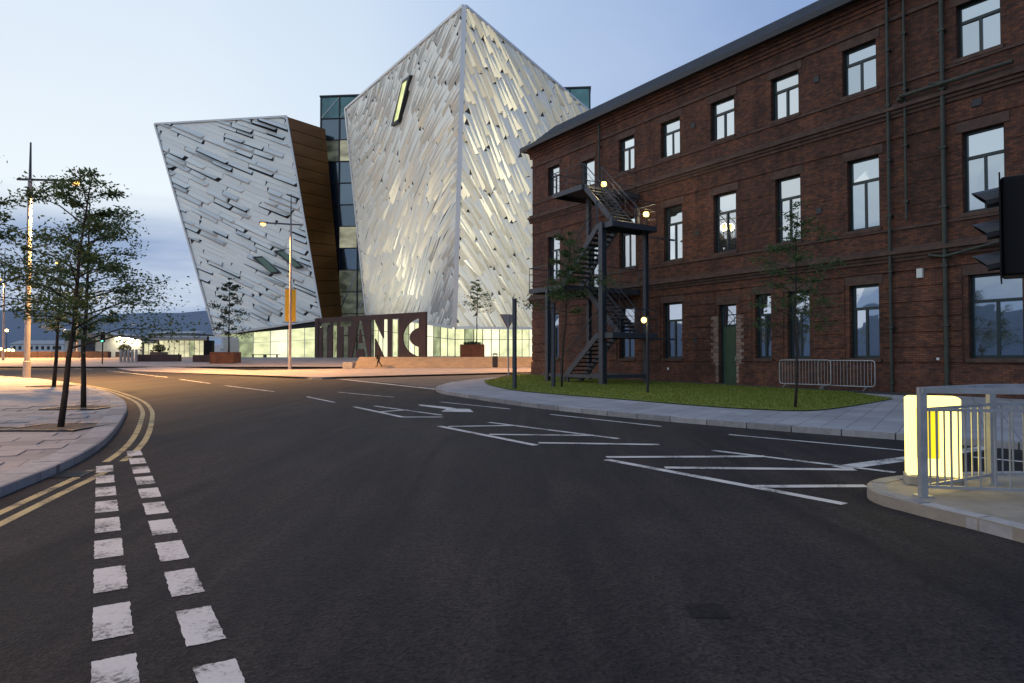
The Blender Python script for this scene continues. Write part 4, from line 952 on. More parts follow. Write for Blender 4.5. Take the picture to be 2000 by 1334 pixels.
# ================================================================== STEEL LETTER SIGN (voids spell TITANIC)
S0, S1 = on_z(617, 697, PLZ), None
S0 = Vector((on_y(617, 690, 78).x, 78.0, PLZ)); S1 = Vector((on_y(832, 690, 67).x, 67.0, PLZ))
SW = (S1 - S0).length; SH = 4.45
SG = thing('steel_letter_sign', 'long rusted steel plate sign with the cut-out letters of the museum name', 'sign', S0, math.atan2(S1.y - S0.y, S1.x - S0.x))
def q_(c): return (c - 140.0) / 1725.0            # crop pixel -> fraction of length
def voids(s):
    """void intervals (fractions of height) of the cut-out letters at length fraction s"""
    o = []; TOP, BAR = .88, .76
    def T(x0, x1, a, b):
        if x0 < s < x1: o.append((BAR, TOP))
        if a < s < b: o.append((0, TOP))
    def I(a, b):
        if a < s < b: o.append((0, TOP))
    T(q_(205), q_(400), q_(258), q_(345)); I(q_(436), q_(520)); T(q_(556), q_(760), q_(615), q_(702))
    a, b = q_(770), q_(1030); m = (a + b) / 2; w = q_(140 + 75)                      # A
    if a < s < b:
        f = abs(s - m) / ((b - a) / 2); zt = TOP * (1 - max(0, (f - .16)) / .84); zi = TOP * (1 - max(0.0, (f + .16)) / .70)
        lo = max(0, zi) if f < .62 else 0
        if f < .55: o.append((min(lo, zt), zt)); o.append((.20, .34))
        else: o.append((0, zt))
    a, b = q_(1065), q_(1330); w = (b - a) * .27                                   # N
    if a < s < a + w or b - w < s < b: o.append((0, TOP))
    elif a < s < b:
        f = (s - a) / (b - a); c = TOP * (1 - f); o.append((max(0, c - .2), min(TOP, c + .2)))
    I(q_(1380), q_(1490))
    a, b = q_(1545), q_(1775)                                                       # C
    if a < s < b:
        f = (s - a) / (b - a); cz = TOP / 2; ro = math.sqrt(max(0, 1 - (1 - f * .78) ** 2)) * TOP / 2; g_ = f * .78 - .34
        ri = math.sqrt(max(0, 1 - (1 - min(1, g_ / .66)) ** 2)) * TOP * .26 if g_ > 0 else 0
        if g_ <= 0: o.append((cz - ro, cz + ro))
        else: o += [(cz + ri, cz + ro), (cz - ro, cz - ri)]
    o.sort(); return o
mb = MB(); n = 260; run = None; prev = None; th = .16
def solids(s):
    z = 0.0; r = []
    for a, b in voids(s):
        if a > z + .004: r.append((round(z, 3), round(a, 3)))
        z = max(z, b)
    if z < 1: r.append((round(z, 3), 1.0))
    return tuple(r)
start = 0; cur = solids(.5 / n)
for i in range(1, n + 1):
    nx = solids((i + .5) / n) if i < n else None
    if nx != cur:
        for a, b in cur: mb.box(start * SW / n, i * SW / n, -th / 2, th / 2, a * SH - (.05 if a == 0 else 0), b * SH)
        start = i; cur = nx
obj('letter_plate', mb, M['rust'], SG)
for e0, e1 in ((-.06, .55), (SW - .75, SW + .03)): mb = MB(); mb.box(e0, e1, -.14, .14, 0, SH - .01); obj('end_post', mb, M['rust'], SG)

# ================================================================== STREET LAMPS
M['lamp_glow'] = emat('sodium_lens', (1.0, 0.50, 0.11), 5.0)
M['lamp_far'] = emat('far_sodium_lens', (1.0, 0.60, 0.16), 12.0)
M['banner'] = mat('yellow_banner', (0.80, 0.44, 0.015), .7); M['banner_mark'] = mat('brown_banner_print', (0.33, 0.09, 0.01), .7)
def street_lamp(base, H, za, arm, stub, az, label, power, glow='lamp_glow', banner=False, r=.11, boxed=False, dist=None):
    t = thing('street_lamp', label, 'street lamp', base, az, 'street lamps with a crossing arm')
    mb = MB(); mb.tube([(0, 0, 0), (0, 0, .9), (0, 0, .92), (0, 0, za)], [r * 1.25, r * 1.25, r, r * .72], 12); obj('pole', mb, M['lamp_pole'], t, smooth=False)
    mb = MB(); mb.tube([(0, 0, za), (0, 0, H)], [r * .5, r * .28], 8); obj('mast', mb, M['stair_steel'], t)
    mb = MB(); mb.bar((-stub, 0, za + .02), (arm - .25, 0, za + .08), .07, .11); obj('arm', mb, M['stair_steel'], t)
    mb = MB(); mb.add([(arm - .45, -.1, za + .02), (arm + .3, -.15, za + .05), (arm + .3, .15, za + .05), (arm - .45, .1, za + .02), (arm - .4, -.07, za + .14), (arm + .26, -.1, za + .16), (arm + .26, .1, za + .16), (arm - .4, .07, za + .14)],
                      [(0, 3, 2, 1), (4, 5, 6, 7), (0, 1, 5, 4), (1, 2, 6, 5), (2, 3, 7, 6), (3, 0, 4, 7)]); h = obj('lamp_head', mb, M['stair_steel'], t)
    mb = MB(); mb.lathe((arm, 0, za - .10), [(.05, -.08), (.15, -.04), (.21, .04), (.21, .13)], 12); obj('lens', mb, M[glow], h, smooth=True)
    if power:
        ld = bpy.data.lights.new('lamp_light', 'SPOT'); ld.energy = power; ld.color = (1.0, .50, .15); ld.spot_size = R(150); ld.spot_blend = .7; ld.shadow_soft_size = .2
        lo = bpy.data.objects.new('lamp_light', ld); COL.objects.link(lo); lo.parent = t; lo.location = (arm, 0, za - .2)
    if banner:
        bz0, bz1 = banner
        mb = MB(); mb.box(-.42, .40, -.03, .03, bz0, bz1); b_ = obj('banner', mb, M['banner'], t)
        mb = MB()
        for a, c, w, hh in ((-.02, .5, .26, .24), (.02, .57, .20, .2), (-.04, .44, .18, .18)): mb.box(a - w / 2, a + w / 2, -.038 - w * .02, -.03, bz0 + (bz1 - bz0) * c - hh, bz0 + (bz1 - bz0) * c + hh)
        obj('banner_print', mb, M['banner_mark'], b_); mb = MB(); mb.bar((-.45, 0, bz1 + .05), (.45, 0, bz1 + .05), .05); mb.bar((-.55, 0, bz0 - .06), (.55, 0, bz0 - .06), .05); obj('banner_rod', mb, M['dark_steel'], b_)
    return t
b = on_g(52, 738, KH); zz = lambda v, y: CAM.z + (700 - v) * y / F
street_lamp(b, zz(275, b.y) - b.z, zz(350, b.y) - b.z, 2.25, .65, R(12), 'tall street lamp behind the trees of the paved corner', 46000, r=.15)
b = Vector((on_y(566, 718, 54).x, 54.0, G(54) + KH)); street_lamp(b, zz(377, 54) - b.z, zz(438, 54) - b.z, 2.1, .8, R(180 + 12), 'street lamp with yellow banner before the leaning hull', 24000, banner=(zz(628, 54) - b.z, zz(565, 54) - b.z))
b = Vector((on_y(150, 700, 84).x, 84.0, PLZ)); street_lamp(b, 15.5, zz(512, 84) - b.z, 2.6, .6, R(180), 'distant street lamp seen between the paved corner tree trunks', 24000)
b = Vector((on_y(6, 700, 74).x, 74.0, 1.4)); street_lamp(b, 12.2, zz(545, 74) - b.z, .6, .6, R(180), 'street lamp by the long low brown wall beyond the road', 24000)
b = Vector((-13.2, 6.2, G(6.2) + KH)); street_lamp(b, 12.0, 9.8, 2.6, .65, R(-10), 'street lamp standing on the paved corner near the camera', 3500)
b = Vector((5.5, 52.5, G(53) + KH)); street_lamp(b, 14.5, 12.4, 2.2, .8, R(170), 'added street lamp hidden behind the corner of the brick building', 15000)  # unseen lamp, added to warm the steps and plaza

# ================================================================== FLOODLIGHTS of the hulls (unseen fittings added for the warm light on the cladding)
M['flood_glow'] = emat('flood_lens', (1.0, .93, .66), 6.0)
def floodlight(loc, target, power, label, size=55):
    t = thing('floodlight', label, 'floodlight', loc, 0, 'added floodlights facing the hulls'); d = (Vector(target) - Vector(loc)).normalized(); az = math.atan2(d.y, d.x); t.rotation_euler = (0, 0, az)
    mb = MB(); mb.box(-.3, .3, -.35, .35, 0, .12); mb.bar((0, -.3, .1), (0, -.3, .55), .05); mb.bar((0, .3, .1), (0, .3, .55), .05); obj('bracket', mb, M['dark_steel'], t)
    mb = MB(); mb.box(-.2, .08, -.26, .26, .3, .75); h = obj('lamp_body', mb, M['dark_steel'], t); mb = MB(); mb.quad((.085, -.23, .34), (.085, .23, .34), (.085, .23, .71), (.085, -.23, .71)); obj('lens', mb, M['flood_glow'], h)
    ld = bpy.data.lights.new('flood_light', 'SPOT'); ld.energy = power; ld.color = (1.0, .90, .64); ld.spot_size = R(size); ld.spot_blend = .6; ld.shadow_soft_size = .35
    lo = bpy.data.objects.new('flood_light', ld); COL.objects.link(lo); lo.parent = t; lo.location = (.2, 0, .55)
    dl = Vector((math.hypot(d.x, d.y), 0, d.z)); lo.rotation_euler = dl.to_track_quat('-Z', 'Y').to_euler(); return t
FLOOD = 1.0
floodlight((27, 60, PLZ), fR.at(fR.W * .42, fR.H * .48), 36000 * FLOOD, 'added unseen floodlight on the plaza behind the brick building', 85)
floodlight((-33, 79, PLZ), fL.at(fL.W * .45, fL.H * .45), 16000 * FLOOD, 'added unseen floodlight on the plaza beside the steel letter sign', 80)

# ================================================================== TREES
def tree(base, H, lean, crown0, spread, nl, seed, label, leaf='leaf', tr=.055, lsize=.13, group='young street trees', lop=(0, 0), nlimb=26):
    rnd = random.Random(seed); t = thing('street_tree', label, 'tree', base, 0, group); mb = MB(); top = Vector((lean[0], lean[1], H * .93))
    pts = [Vector((0, 0, -.05)) + (top) * (i / 7.0) + Vector((rnd.uniform(-.04, .04), rnd.uniform(-.04, .04), 0)) * (1 if 0 < i else 0) for i in range(8)]
    mb.tube(pts, [tr * (1 - .82 * i / 7.0) for i in range(8)], 9)
    tips = []
    for i in range(nlimb):
        f = crown0 + (.97 - crown0) * (i + rnd.random() * .6) / nlimb; k = f * 7; j = min(6, int(k)); p = pts[j].lerp(pts[j + 1], k - j)
        rel = (f - crown0) / (1 - crown0); ln = spread * (1.15 - .85 * rel) * rnd.choice((rnd.uniform(.35, .7), rnd.uniform(.8, 1.25))) * (1 if rel > .12 else .75); az = i * 2.4 + rnd.uniform(-.5, .5); upz = rnd.uniform(.15, .55)
        d = Vector((math.cos(az) + lop[0], math.sin(az) + lop[1], upz)).normalized()
        q = [p, p + d * ln * .5 + Vector((0, 0, .06 * ln)), p + d * ln + Vector((0, 0, -.04 * ln))]; mb.tube(q, [tr * .38 * (1 - .6 * rel), tr * .22, tr * .06], 5)
        for s in range(3): 
            tips.append((q[1].lerp(q[2], rnd.uniform(.0, 1.0)), ln)); 
        tips.append((q[2], ln))
        for s in range(2):
            w = q[1].lerp(q[2], rnd.uniform(.1, .7)); dd = (d + Vector((rnd.uniform(-.9, .9), rnd.uniform(-.9, .9), rnd.uniform(-.2, .5)))).normalized(); e = w + dd * ln * rnd.uniform(.25, .5); mb.tube([w, e], [tr * .12, tr * .04], 4); tips.append((e, ln))
    tips += [(pts[7] + Vector((0, 0, H * .03)), spread * .3)] * 3
    obj('trunk', mb, M['bark'], t, smooth=True)
    lm = MB(); per = max(1, nl // len(tips))
    for c, ln in tips:
        sz = max(.12, .20 * ln) * rnd.uniform(.5, 1.3); cnt = int(per * rnd.uniform(.35, 1.65))
        for _ in range(cnt):
            p = c + Vector((rnd.gauss(0, sz), rnd.gauss(0, sz), rnd.gauss(0, sz * .42)))
            a = Vector((rnd.gauss(0, 1), rnd.gauss(0, 1), rnd.gauss(0, .6))).normalized(); b_ = a.cross(Vector((rnd.gauss(0, 1), rnd.gauss(0, 1), rnd.gauss(0, 1)))).normalized(); l = lsize * rnd.uniform(.6, 1.25); w = l * .42
            lm.add([p - a * l * .5, p + b_ * w * .5, p + a * l * .5, p - b_ * w * .5], [(0, 1, 2, 3)])
    obj('crown', lm, M[leaf], t, fix=False); return t
def gb_(p, h=KH): return (p.x, p.y, G(p.y) + h)
tree(gb_(tree_l[0]), 5.3, (.42, .15), .32, 1.65, 6107, 21, 'nearest slender tree on the paved corner inside the double yellow lines', 'leaf', .062, .092)
tree(gb_(tree_l[1]), 5.9, (.02, .05), .32, 2.15, 6446, 22, 'slender tree on the paved corner just behind the nearest one', 'leaf', .07, .105, lop=(.35, 0))
tree(gb_(tree_l[2]), 5.6, (.25, .1), .40, 2.0, 4410, 23, 'small leaning tree farthest back on the paved corner', 'leaf', .085, .12)
tree(gb_(tree_l[3]), 6.1, (-.1, .1), .36, 1.5, 6107, 24, 'tree on the paved corner whose trunk is cut off', 'leaf', .062, .092)
p = on_g(1553, 797, KH); tree((p.x, p.y, G(p.y) + KH + .02), 5.6, (.15, .1), .36, 1.55, 3000, 25, 'young thin tree on the lawn before the ground floor windows', 'leaf', .040, .10)
p = on_g(1097, 757, KH); tree((p.x, p.y, G(p.y) + KH + .02), 6.6, (.35, .1), .48, 1.7, 4600, 26, 'small leafy tree on the lawn in front of the fire escape', 'leaf', .045, .12)

# ================================================================== PLANTERS with trees and shrubs
def planter(name_label, cx, cy, w, d, h, z, m='planter_rust', ribs=4):
    t = thing('planter_box', name_label, 'planter', (cx, cy, z), 0, 'plaza planters'); e = .06; mb = MB()
    mb.box(-w / 2, w / 2, -d / 2, -d / 2 + e, 0, h); mb.box(-w / 2, w / 2, d / 2 - e, d / 2, 0, h); mb.box(-w / 2, -w / 2 + e, -d / 2 + e, d / 2 - e, 0, h); mb.box(w / 2 - e, w / 2, -d / 2 + e, d / 2 - e, 0, h); obj('box', mb, M[m], t)
    mb = MB(); mb.box(-w / 2 + e, w / 2 - e, -d / 2 + e, d / 2 - e, 0, h - .12); obj('soil', mb, M['bark'], t)
    mb = MB(); mb.box(-w / 2 - .03, w / 2 + .03, -d / 2 - .03, -d / 2, h - .1, h); mb.box(-w / 2 - .03, w / 2 + .03, -d / 2 - .03, -d / 2, 0, .1)
    for i in range(ribs + 1): x = -w / 2 + w * i / ribs; mb.box(x - .03, x + .03, -d / 2 - .028, -d / 2, .1, h - .1)
    obj('rib', mb, M[m], t); return t
def shrub(label, c, r, h, n, seed):
    rnd = random.Random(seed); t = thing('shrub', label, 'shrub', c, 0, 'clipped shrubs in planters'); mb = MB()
    for i in range(7): a = i * .9; mb.tube([(0, 0, -.1), (r * .5 * math.cos(a), r * .5 * math.sin(a), h * .7)], [.03, .01], 5)
    obj('stem', mb, M['bark'], t); lm = MB()
    for _ in range(n):
        a = Vector((rnd.gauss(0, 1), rnd.gauss(0, 1), rnd.gauss(0, 1))).normalized(); k = rnd.uniform(.7, 1.02); p = Vector((a.x * r * k, a.y * r * k, h * .5 + a.z * h * .5 * k)); b_ = a.orthogonal().normalized(); c_ = a.cross(b_); l = .12
        q = rnd.uniform(0, 6.28); u_ = b_ * math.cos(q) + c_ * math.sin(q); w_ = (c_ * math.cos(q) - b_ * math.sin(q) + a * rnd.uniform(-.6, .6)); lm.add([p - u_ * l, p + w_ * l * .5, p + u_ * l, p - w_ * l * .5], [(0, 1, 2, 3)])
    obj('foliage', lm, M['leaf_dark'], t, fix=False)
def rampz(y): return G(66) + KH + .01 + (PLZ - G(66) - KH - .01) * max(0, min(1, (y - 63.5) / 16.5))
y = 69.0; x = on_y(441, 700, y).x; planter('rust brown planter box below the small tree by leaning hull', x, y, 2.3, 2.0, 1.15, rampz(y - 1) - .02)
tree((on_y(447, 700, y).x, y, rampz(y) + .9), 8.0, (.0, .0), .22, 2.1, 2300, 31, 'sparse tree rising from a planter before the leaning hull', 'leaf_dark', .09, .26, nlimb=24)
y = 70.5; x = on_y(923, 690, y).x; planter('wide dark brown planter box beside the prow of the hull', x, y, 2.4, 1.6, 1.3, PLZ)
shrub('low dark shrub filling the wide planter by the prow', (x, y, PLZ + 1.18), 1.05, .45, 260, 5)
tree((on_y(931, 690, y).x, y + .2, PLZ + 1.1), 7.2, (.05, 0), .52, 1.75, 1500, 32, 'bushy small tree in the planter beside the prow', 'leaf', .07, .2)
for i, (u, lab) in enumerate(((244, 'round dark shrub in the tub behind the bollards'), (311, 'round dark shrub in the tub between the lit pavilions'))):
    y = 88.0; x = on_y(u, 690, y).x
    planter(('dark tub planter behind the row of bollards', 'dark tub planter between the two lit pavilions')[i], x, y, 1.5, 1.5, .7, PLZ, 'dark_steel', 3); shrub(lab, (x, y, PLZ + .6), .78, 1.15, 420, 40 + i)
# low dark walls along the plaza edge
for (u0, u1, vv, yy, lab) in ((-60, 214, 0, 79.5, 'long low brown wall on the far side of the road'), (268, 352, 0, 72.0, 'low dark seating wall next to the bollards'), (379, 412, 0, 71.0, 'short low dark wall beside the dark stone block')):
    a, b_ = on_y(u0, 700, yy), on_y(u1, 700, yy); z = rampz(yy) - .05; h = .75
    n = max(2, int((b_.x - a.x) / 1.5)); w = thing('low_wall', lab, 'low wall', ((a.x + b_.x) / 2, yy, z), 0, 'low dark walls on the plaza')
    for i in range(n):
        mb = MB(); x0 = a.x + (b_.x - a.x) * i / n; x1 = a.x + (b_.x - a.x) * (i + 1) / n; mb.box(x0 + .01, x1 - .01, yy - .35, yy + .35, z, z + h); obj('wall_block', mb, M['rust'], w, keep=True, bevel=.02)
# bollards
proto = None
for i, u in enumerate((236, 243.5, 251, 258.5, 266)):
    y = 70.5; x = on_y(u, 700, y).x; z = rampz(y)
    lab = ('leftmost of five pale bollards by the low wall', 'second of five pale bollards from the left', 'middle one of five pale bollards', 'fourth of five pale bollards from the left', 'rightmost of five pale bollards by the low wall')[i]
    if proto is None:
        proto = thing('bollard', lab, 'bollard', (x, y, z), 0, 'pale bollards on the plaza'); mb = MB(); mb.lathe((0, 0, 0), [(.15, -.05), (.15, .02), (.13, .04), (.125, 1.2), (.11, 1.26), (.04, 1.29)], 14); obj('post', mb, M['concrete'], proto, smooth=False); mb = MB(); mb.lathe((0, 0, 1.0), [(.128, 0), (.132, .02), (.132, .1), (.128, .12)], 14); obj('band', mb, M['galv'], proto)
    else: dup(proto, (x, y, z), None, lab)

# ================================================================== FAR LEFT BUILDINGS
M['pav_wall'] = mat('cream_render', (0.55, 0.52, 0.45), .8, var=.1, scale=.4); M['pav_strip'] = emat('eaves_light_strip', (1.0, .93, .66), 95.0); M['pav_lit'] = emat('lit_pavilion_glass', (0.85, .80, .48), .8, .4, .5, (1, 1, 2)); M['pav_roof'] = mat('grey_metal_roof', (0.28, 0.29, 0.31), .6)
yy = 112.0
a, b_ = on_y(126, 690, yy), on_y(276, 690, yy); zA, zB = zz(640, yy), zz(660, yy); PV = thing('lit_pavilion', 'low cream pavilion lit under its sloping eaves', 'building', (a.x, yy, PLZ))
mb = MB(); mb.add([(a.x, yy, PLZ), (b_.x, yy, PLZ), (b_.x, yy + 12, PLZ), (a.x, yy + 12, PLZ), (a.x, yy, zA - .3), (b_.x, yy, zB - .3), (b_.x, yy + 12, zB - .3), (a.x, yy + 12, zA - .3)], [(0, 1, 5, 4), (1, 2, 6, 5), (2, 3, 7, 6), (3, 0, 4, 7), (4, 5, 6, 7)]); obj('wall', mb, M['pav_wall'], PV, keep=True)
mb = MB(); mb.add([(a.x - 3.2, yy - 1.6, zA - .25), (b_.x + .8, yy - 1.6, zB - .25), (b_.x + .8, yy + 13, zB - .25), (a.x - 3.2, yy + 13, zA - .25), (a.x - 3.2, yy - 1.6, zA + .05), (b_.x + .8, yy - 1.6, zB + .05), (b_.x + .8, yy + 13, zB + .05), (a.x - 3.2, yy + 13, zA + .05)], [(0, 3, 2, 1), (4, 5, 6, 7), (0, 1, 5, 4), (1, 2, 6, 5), (2, 3, 7, 6), (3, 0, 4, 7)]); rf = obj('roof', mb, M['pav_roof'], PV, keep=True)
mb = MB(); mb.add([(a.x + .3, yy - .7, zA - .30), (b_.x - .2, yy - .7, zB - .30), (b_.x - .2, yy - .45, zB - .30), (a.x + .3, yy - .45, zA - .30)], [(0, 1, 2, 3)]); obj('light_strip', mb, M['pav_strip'], rf, keep=True)
for u0, u1, hh in ((158, 186, 2.9), (146, 150, 3.2)):
    p0, p1 = on_y(u0, 690, yy).x, on_y(u1, 690, yy).x; mb = MB(); mb.box(p0, p1, yy - .06, yy + .02, PLZ, PLZ + hh); obj('door', mb, M['dark_steel'], PV, keep=True)
p0, p1 = on_y(278, 690, yy), on_y(306, 690, yy); GP = thing('link_pavilion', 'small bright glazed link between the lit pavilions', 'building', (p0.x, yy, PLZ))
mb = MB(); mb.box(p0.x, p1.x, yy + .5, yy + 8, PLZ, zz(668, yy)); obj('wall', mb, M['pav_wall'], GP, keep=True)
for i in range(3):
    x0 = p0.x + (p1.x - p0.x) * i / 3; mb = MB(); mb.quad((x0 + .08, yy + .44, PLZ + .1), (x0 + (p1.x - p0.x) / 3 - .08, yy + .44, PLZ + .1), (x0 + (p1.x - p0.x) / 3 - .08, yy + .44, zz(671, yy)), (x0 + .08, yy + .44, zz(671, yy))); obj('pane', mb, M['pav_lit'], GP, keep=True)
mb = MB(); mb.box(p0.x - .2, p1.x + .2, yy - .2, yy + 8.2, zz(668, yy), zz(666, yy)); obj('roof', mb, M['pav_roof'], GP, keep=True)
y2 = 109.0; p0, p1 = on_y(309, 690, y2), on_y(418, 690, y2); GQ = thing('glass_pavilion', 'long low glass pavilion with flat grey roof beside the leaning hull', 'building', (p0.x, y2, PLZ)); zt = zz(664, y2)
mb = MB(); mb.box(p0.x, p1.x, y2 + .3, y2 + 9, PLZ, zt); obj('wall', mb, M['pav_wall'], GQ, keep=True)
n = 11
for i in range(n):
    x0 = p0.x + (p1.x - p0.x) * i / n; x1 = p0.x + (p1.x - p0.x) * (i + 1) / n; mb = MB(); mb.quad((x0 + .06, y2 + .22, PLZ + .1), (x1 - .06, y2 + .22, PLZ + .1), (x1 - .06, y2 + .22, zt - .1), (x0 + .06, y2 + .22, zt - .1)); obj('pane', mb, M['pav_lit'] if i not in (6, 9) else M['lobby_dim'], GQ, keep=True)
mb = MB(); mb.add([(p0.x - 1, y2 - 1.2, zt), (p1.x + 2, y2 - 1.2, zt), (p1.x + 2, y2 + 10, zt), (p0.x - 1, y2 + 10, zt), (p0.x - 1, y2 - 1.2, zz(658, y2)), (p1.x + 2, y2 - 1.2, zz(660, y2)), (p1.x + 2, y2 + 10, zz(654, y2)), (p0.x - 1, y2 + 10, zz(652, y2))], [(0, 3, 2, 1), (4, 5, 6, 7), (0, 1, 5, 4), (1, 2, 6, 5), (2, 3, 7, 6), (3, 0, 4, 7)]); obj('roof', mb, M['pav_roof'], GQ, keep=True)
# far white row
y3 = 270.0; p0, p1 = on_y(20, 690, y3), on_y(124, 690, y3); WR = thing('long_white_building', 'distant long white low building with small windows', 'building', (p0.x, y3, G(99)))
mb = MB(); z0, z1 = G(99) - .1, zz(672, y3); mb.box(p0.x, p1.x, y3, y3 + 10, z0, z1); obj('wall', mb, M['white'], WR, keep=True)
mb = MB(); mb.add([(p0.x - .4, y3 - .4, z1), (p1.x + .4, y3 - .4, z1), (p1.x + .4, y3 + 10.4, z1), (p0.x - .4, y3 + 10.4, z1), (p0.x, y3 + 5, z1 + 1.6), (p1.x, y3 + 5, z1 + 1.6)], [(0, 1, 5, 4), (1, 2, 5), (2, 3, 4, 5), (3, 0, 4), (0, 3, 2, 1)]); obj('roof', mb, M['pav_roof'], WR, keep=True)
for i in range(9):
    x0 = p0.x + 1 + i * 2.25; mb = MB(); mb.box(x0, x0 + 1.1, y3 - .05, y3 + .02, z1 - 2.2, z1 - .8); obj('window', mb, M['dark_steel'], WR, keep=True)
y3 = 330.0; p0, p1 = on_y(290, 690, y3), on_y(372, 690, y3); WH = thing('grey_warehouse', 'distant grey warehouse roof showing above the glass pavilion', 'building', (p0.x, y3, G(99)))
mb = MB(); z1 = zz(651, y3); mb.box(p0.x, p1.x, y3, y3 + 30, G(99) - .1, z1); obj('wall', mb, M['concrete'], WH, keep=True); mb = MB(); mb.add([(p0.x - 1, y3 - 1, z1), (p1.x + 1, y3 - 1, z1), (p1.x + 1, y3 + 31, z1), (p0.x - 1, y3 + 31, z1), (p0.x, y3 + 15, z1 + 1.5), (p1.x, y3 + 15, z1 + 1.5)], [(0, 1, 5, 4), (1, 2, 5), (2, 3, 4, 5), (3, 0, 4), (0, 3, 2, 1)]); obj('roof', mb, M['pav_roof'], WH, keep=True)
# far harbour lights at the left edge
proto = None
for i, (u, v) in enumerate(((2, 684), (9, 688), (17, 686), (25, 687), (13, 648))):
    y = 190.0; p = on_y(u, v, y); lab = ('leftmost of the far row of yellow harbour lights', 'second of the far row of yellow harbour lights', 'third of the far row of yellow harbour lights', 'rightmost of the far row of yellow harbour lights', 'taller far harbour light above the yellow row')[i]; hgt = p.z - G(99)
    t = thing('harbour_light', lab, 'lamp', (p.x, y, G(99)), 0, 'far harbour lights'); mb = MB(); mb.tube([(0, 0, -.1), (0, 0, hgt)], [.1, .06], 6); obj('post', mb, M['dark_steel'], t); mb = MB(); mb.lathe((0, 0, hgt), [(.1, 0), (.38, .18), (.42, .4), (.3, .65), (.05, .75)], 10); obj('globe', mb, M['lamp_far'], t, smooth=True)

# ================================================================== PLAZA AND STREET SMALL THINGS
# green traffic signal far left
y = 68.0; x = on_y(200, 700, y).x; z0 = rampz(y); t = thing('traffic_signal', 'slim traffic signal showing green beyond the paved corner trees', 'traffic light', (x, y, z0)); mb = MB(); mb.tube([(0, 0, -.05), (0, 0, 2.9)], .06, 8); obj('pole', mb, M['dark_steel'], t)
mb = MB(); mb.box(-.18, .18, -.12, .12, 2.1, 3.15); hd = obj('signal_head', mb, M['black'], t, bevel=.03)
M['sig_green'] = emat('green_signal_lens', (0.10, 1.0, 0.50), 7.0)
for i, m in enumerate(('sig_green', 'black', 'black')):
    mb = MB(); mb.tube([(0, -.135, 2.28 + i * .34), (0, -.12, 2.28 + i * .34)], .12, 12); obj('lens', mb, M[m], hd)
mb = MB(); mb.tube([(0, -.15, 2.28), (0, -.13, 2.28)], .001, 4)
# dark stone block with finial, white van
y = 73.0; x = on_y(408, 700, y).x; t = thing('stone_block', 'tall dark stone block with a small figure on top', 'monument', (x, y, rampz(y))); mb = MB(); mb.box(-.42, .42, -.4, .4, -.1, 2.15); obj('block', mb, M['black'], t, bevel=.03); mb = MB(); mb.lathe((-.12, 0, 2.15), [(.14, 0), (.10, .15), (.14, .3), (.05, .42), (.08, .5), (.02, .58)], 8); obj('figure', mb, M['black'], t)
y = 80.0; x = on_y(436, 700, y).x; z = PLZ; t = thing('parked_van', 'white van parked behind the rust brown planter', 'van', (x, y, z)); hs = .95
mb = MB(); prof = [(-1, .35), (1, .35), (1.0, 1.35), (.9, 2.25), (.75, 2.4), (-.75, 2.4), (-.9, 2.25), (-1, 1.35)]; n = len(prof)
mb.add([(a_, -2.3, b2) for a_, b2 in prof] + [(a_, 2.3, b2) for a_, b2 in prof], [tuple(range(n)), tuple(range(2 * n - 1, n - 1, -1))] + [(i, (i + 1) % n, n + (i + 1) % n, n + i) for i in range(n)]); obj('body', mb, M['white'], t, bevel=.06)
mb = MB(); mb.quad((-.78, -2.315, 1.4), (.78, -2.315, 1.4), (.7, -2.315, 2.15), (-.7, -2.315, 2.15)); obj('windscreen', mb, M['glass'], t); mb = MB(); mb.box(-1.0, 1.0, -2.4, -2.3, .3, .6); obj('bumper', mb, M['black'], t)
for sx in (-1, 1):
    mb = MB(); mb.box(sx * .8 - .15, sx * .8 + .15, -2.34, -2.29, .75, 1.0); obj('headlight', mb, M['galv'], t)
    for sy in (-1.5, 1.5): mb = MB(); mb.tube([(sx * .98, sy, .34), (sx * .76, sy, .34)], .34, 16); obj('wheel', mb, M['black'], t)
# litter bin by the steps
y = 60.6; x = on_y(967, 700, y).x; t = thing('litter_bin', 'dark cylindrical litter bin at the foot of the steps', 'bin', (x, y, G(y) + KH)); mb = MB(); mb.lathe((0, 0, 0), [(.2, 0), (.24, .06), (.25, .95), (.22, 1.0)], 16); obj('body', mb, M['dark_steel'], t); mb = MB(); mb.lathe((0, 0, 1.14), [(.25, 0), (.26, .05), (.12, .12)], 16); obj('lid', mb, M['dark_steel'], t)
mb = MB()
for i in range(4): a_ = i * math.pi / 2 + .6; mb.bar((.21 * math.cos(a_), .21 * math.sin(a_), .98), (.21 * math.cos(a_), .21 * math.sin(a_), 1.16), .03)
obj('lid_bracket', mb, M['galv'], t)
# give way sign seen from behind
p = on_g(993, 737, KH); t = thing('give_way_sign', 'triangular road sign on a thin post beside the tall grey column', 'road sign', (p.x, p.y, G(p.y) + KH), R(20)); mb = MB(); mb.tube([(0, 0, -.05), (0, 0, 3.55)], .038, 8); obj('post', mb, M['galv'], t)
mb = MB(); tri = [(-.42, 3.5), (.42, 3.5), (0, 2.75)]; mb.add([(a_, .05, b2) for a_, b2 in tri] + [(a_, .075, b2) for a_, b2 in tri], [(0, 1, 2), (5, 4, 3), (0, 3, 4, 1), (1, 4, 5, 2), (2, 5, 3, 0)]); pl = obj('sign_plate', mb, mat('sign_grey_back', (.42, .36, .36), .5), t)
mb = MB(); tri2 = [(-.48, 3.535), (.48, 3.535), (0, 2.68)]; mb.add([(a_, .077, b2) for a_, b2 in tri2] + [(a_, .09, b2) for a_, b2 in tri2], [(0, 1, 2), (5, 4, 3), (0, 3, 4, 1), (1, 4, 5, 2), (2, 5, 3, 0)]); obj('sign_border', mb, mat('sign_red', (.45, .02, .02), .5), pl)
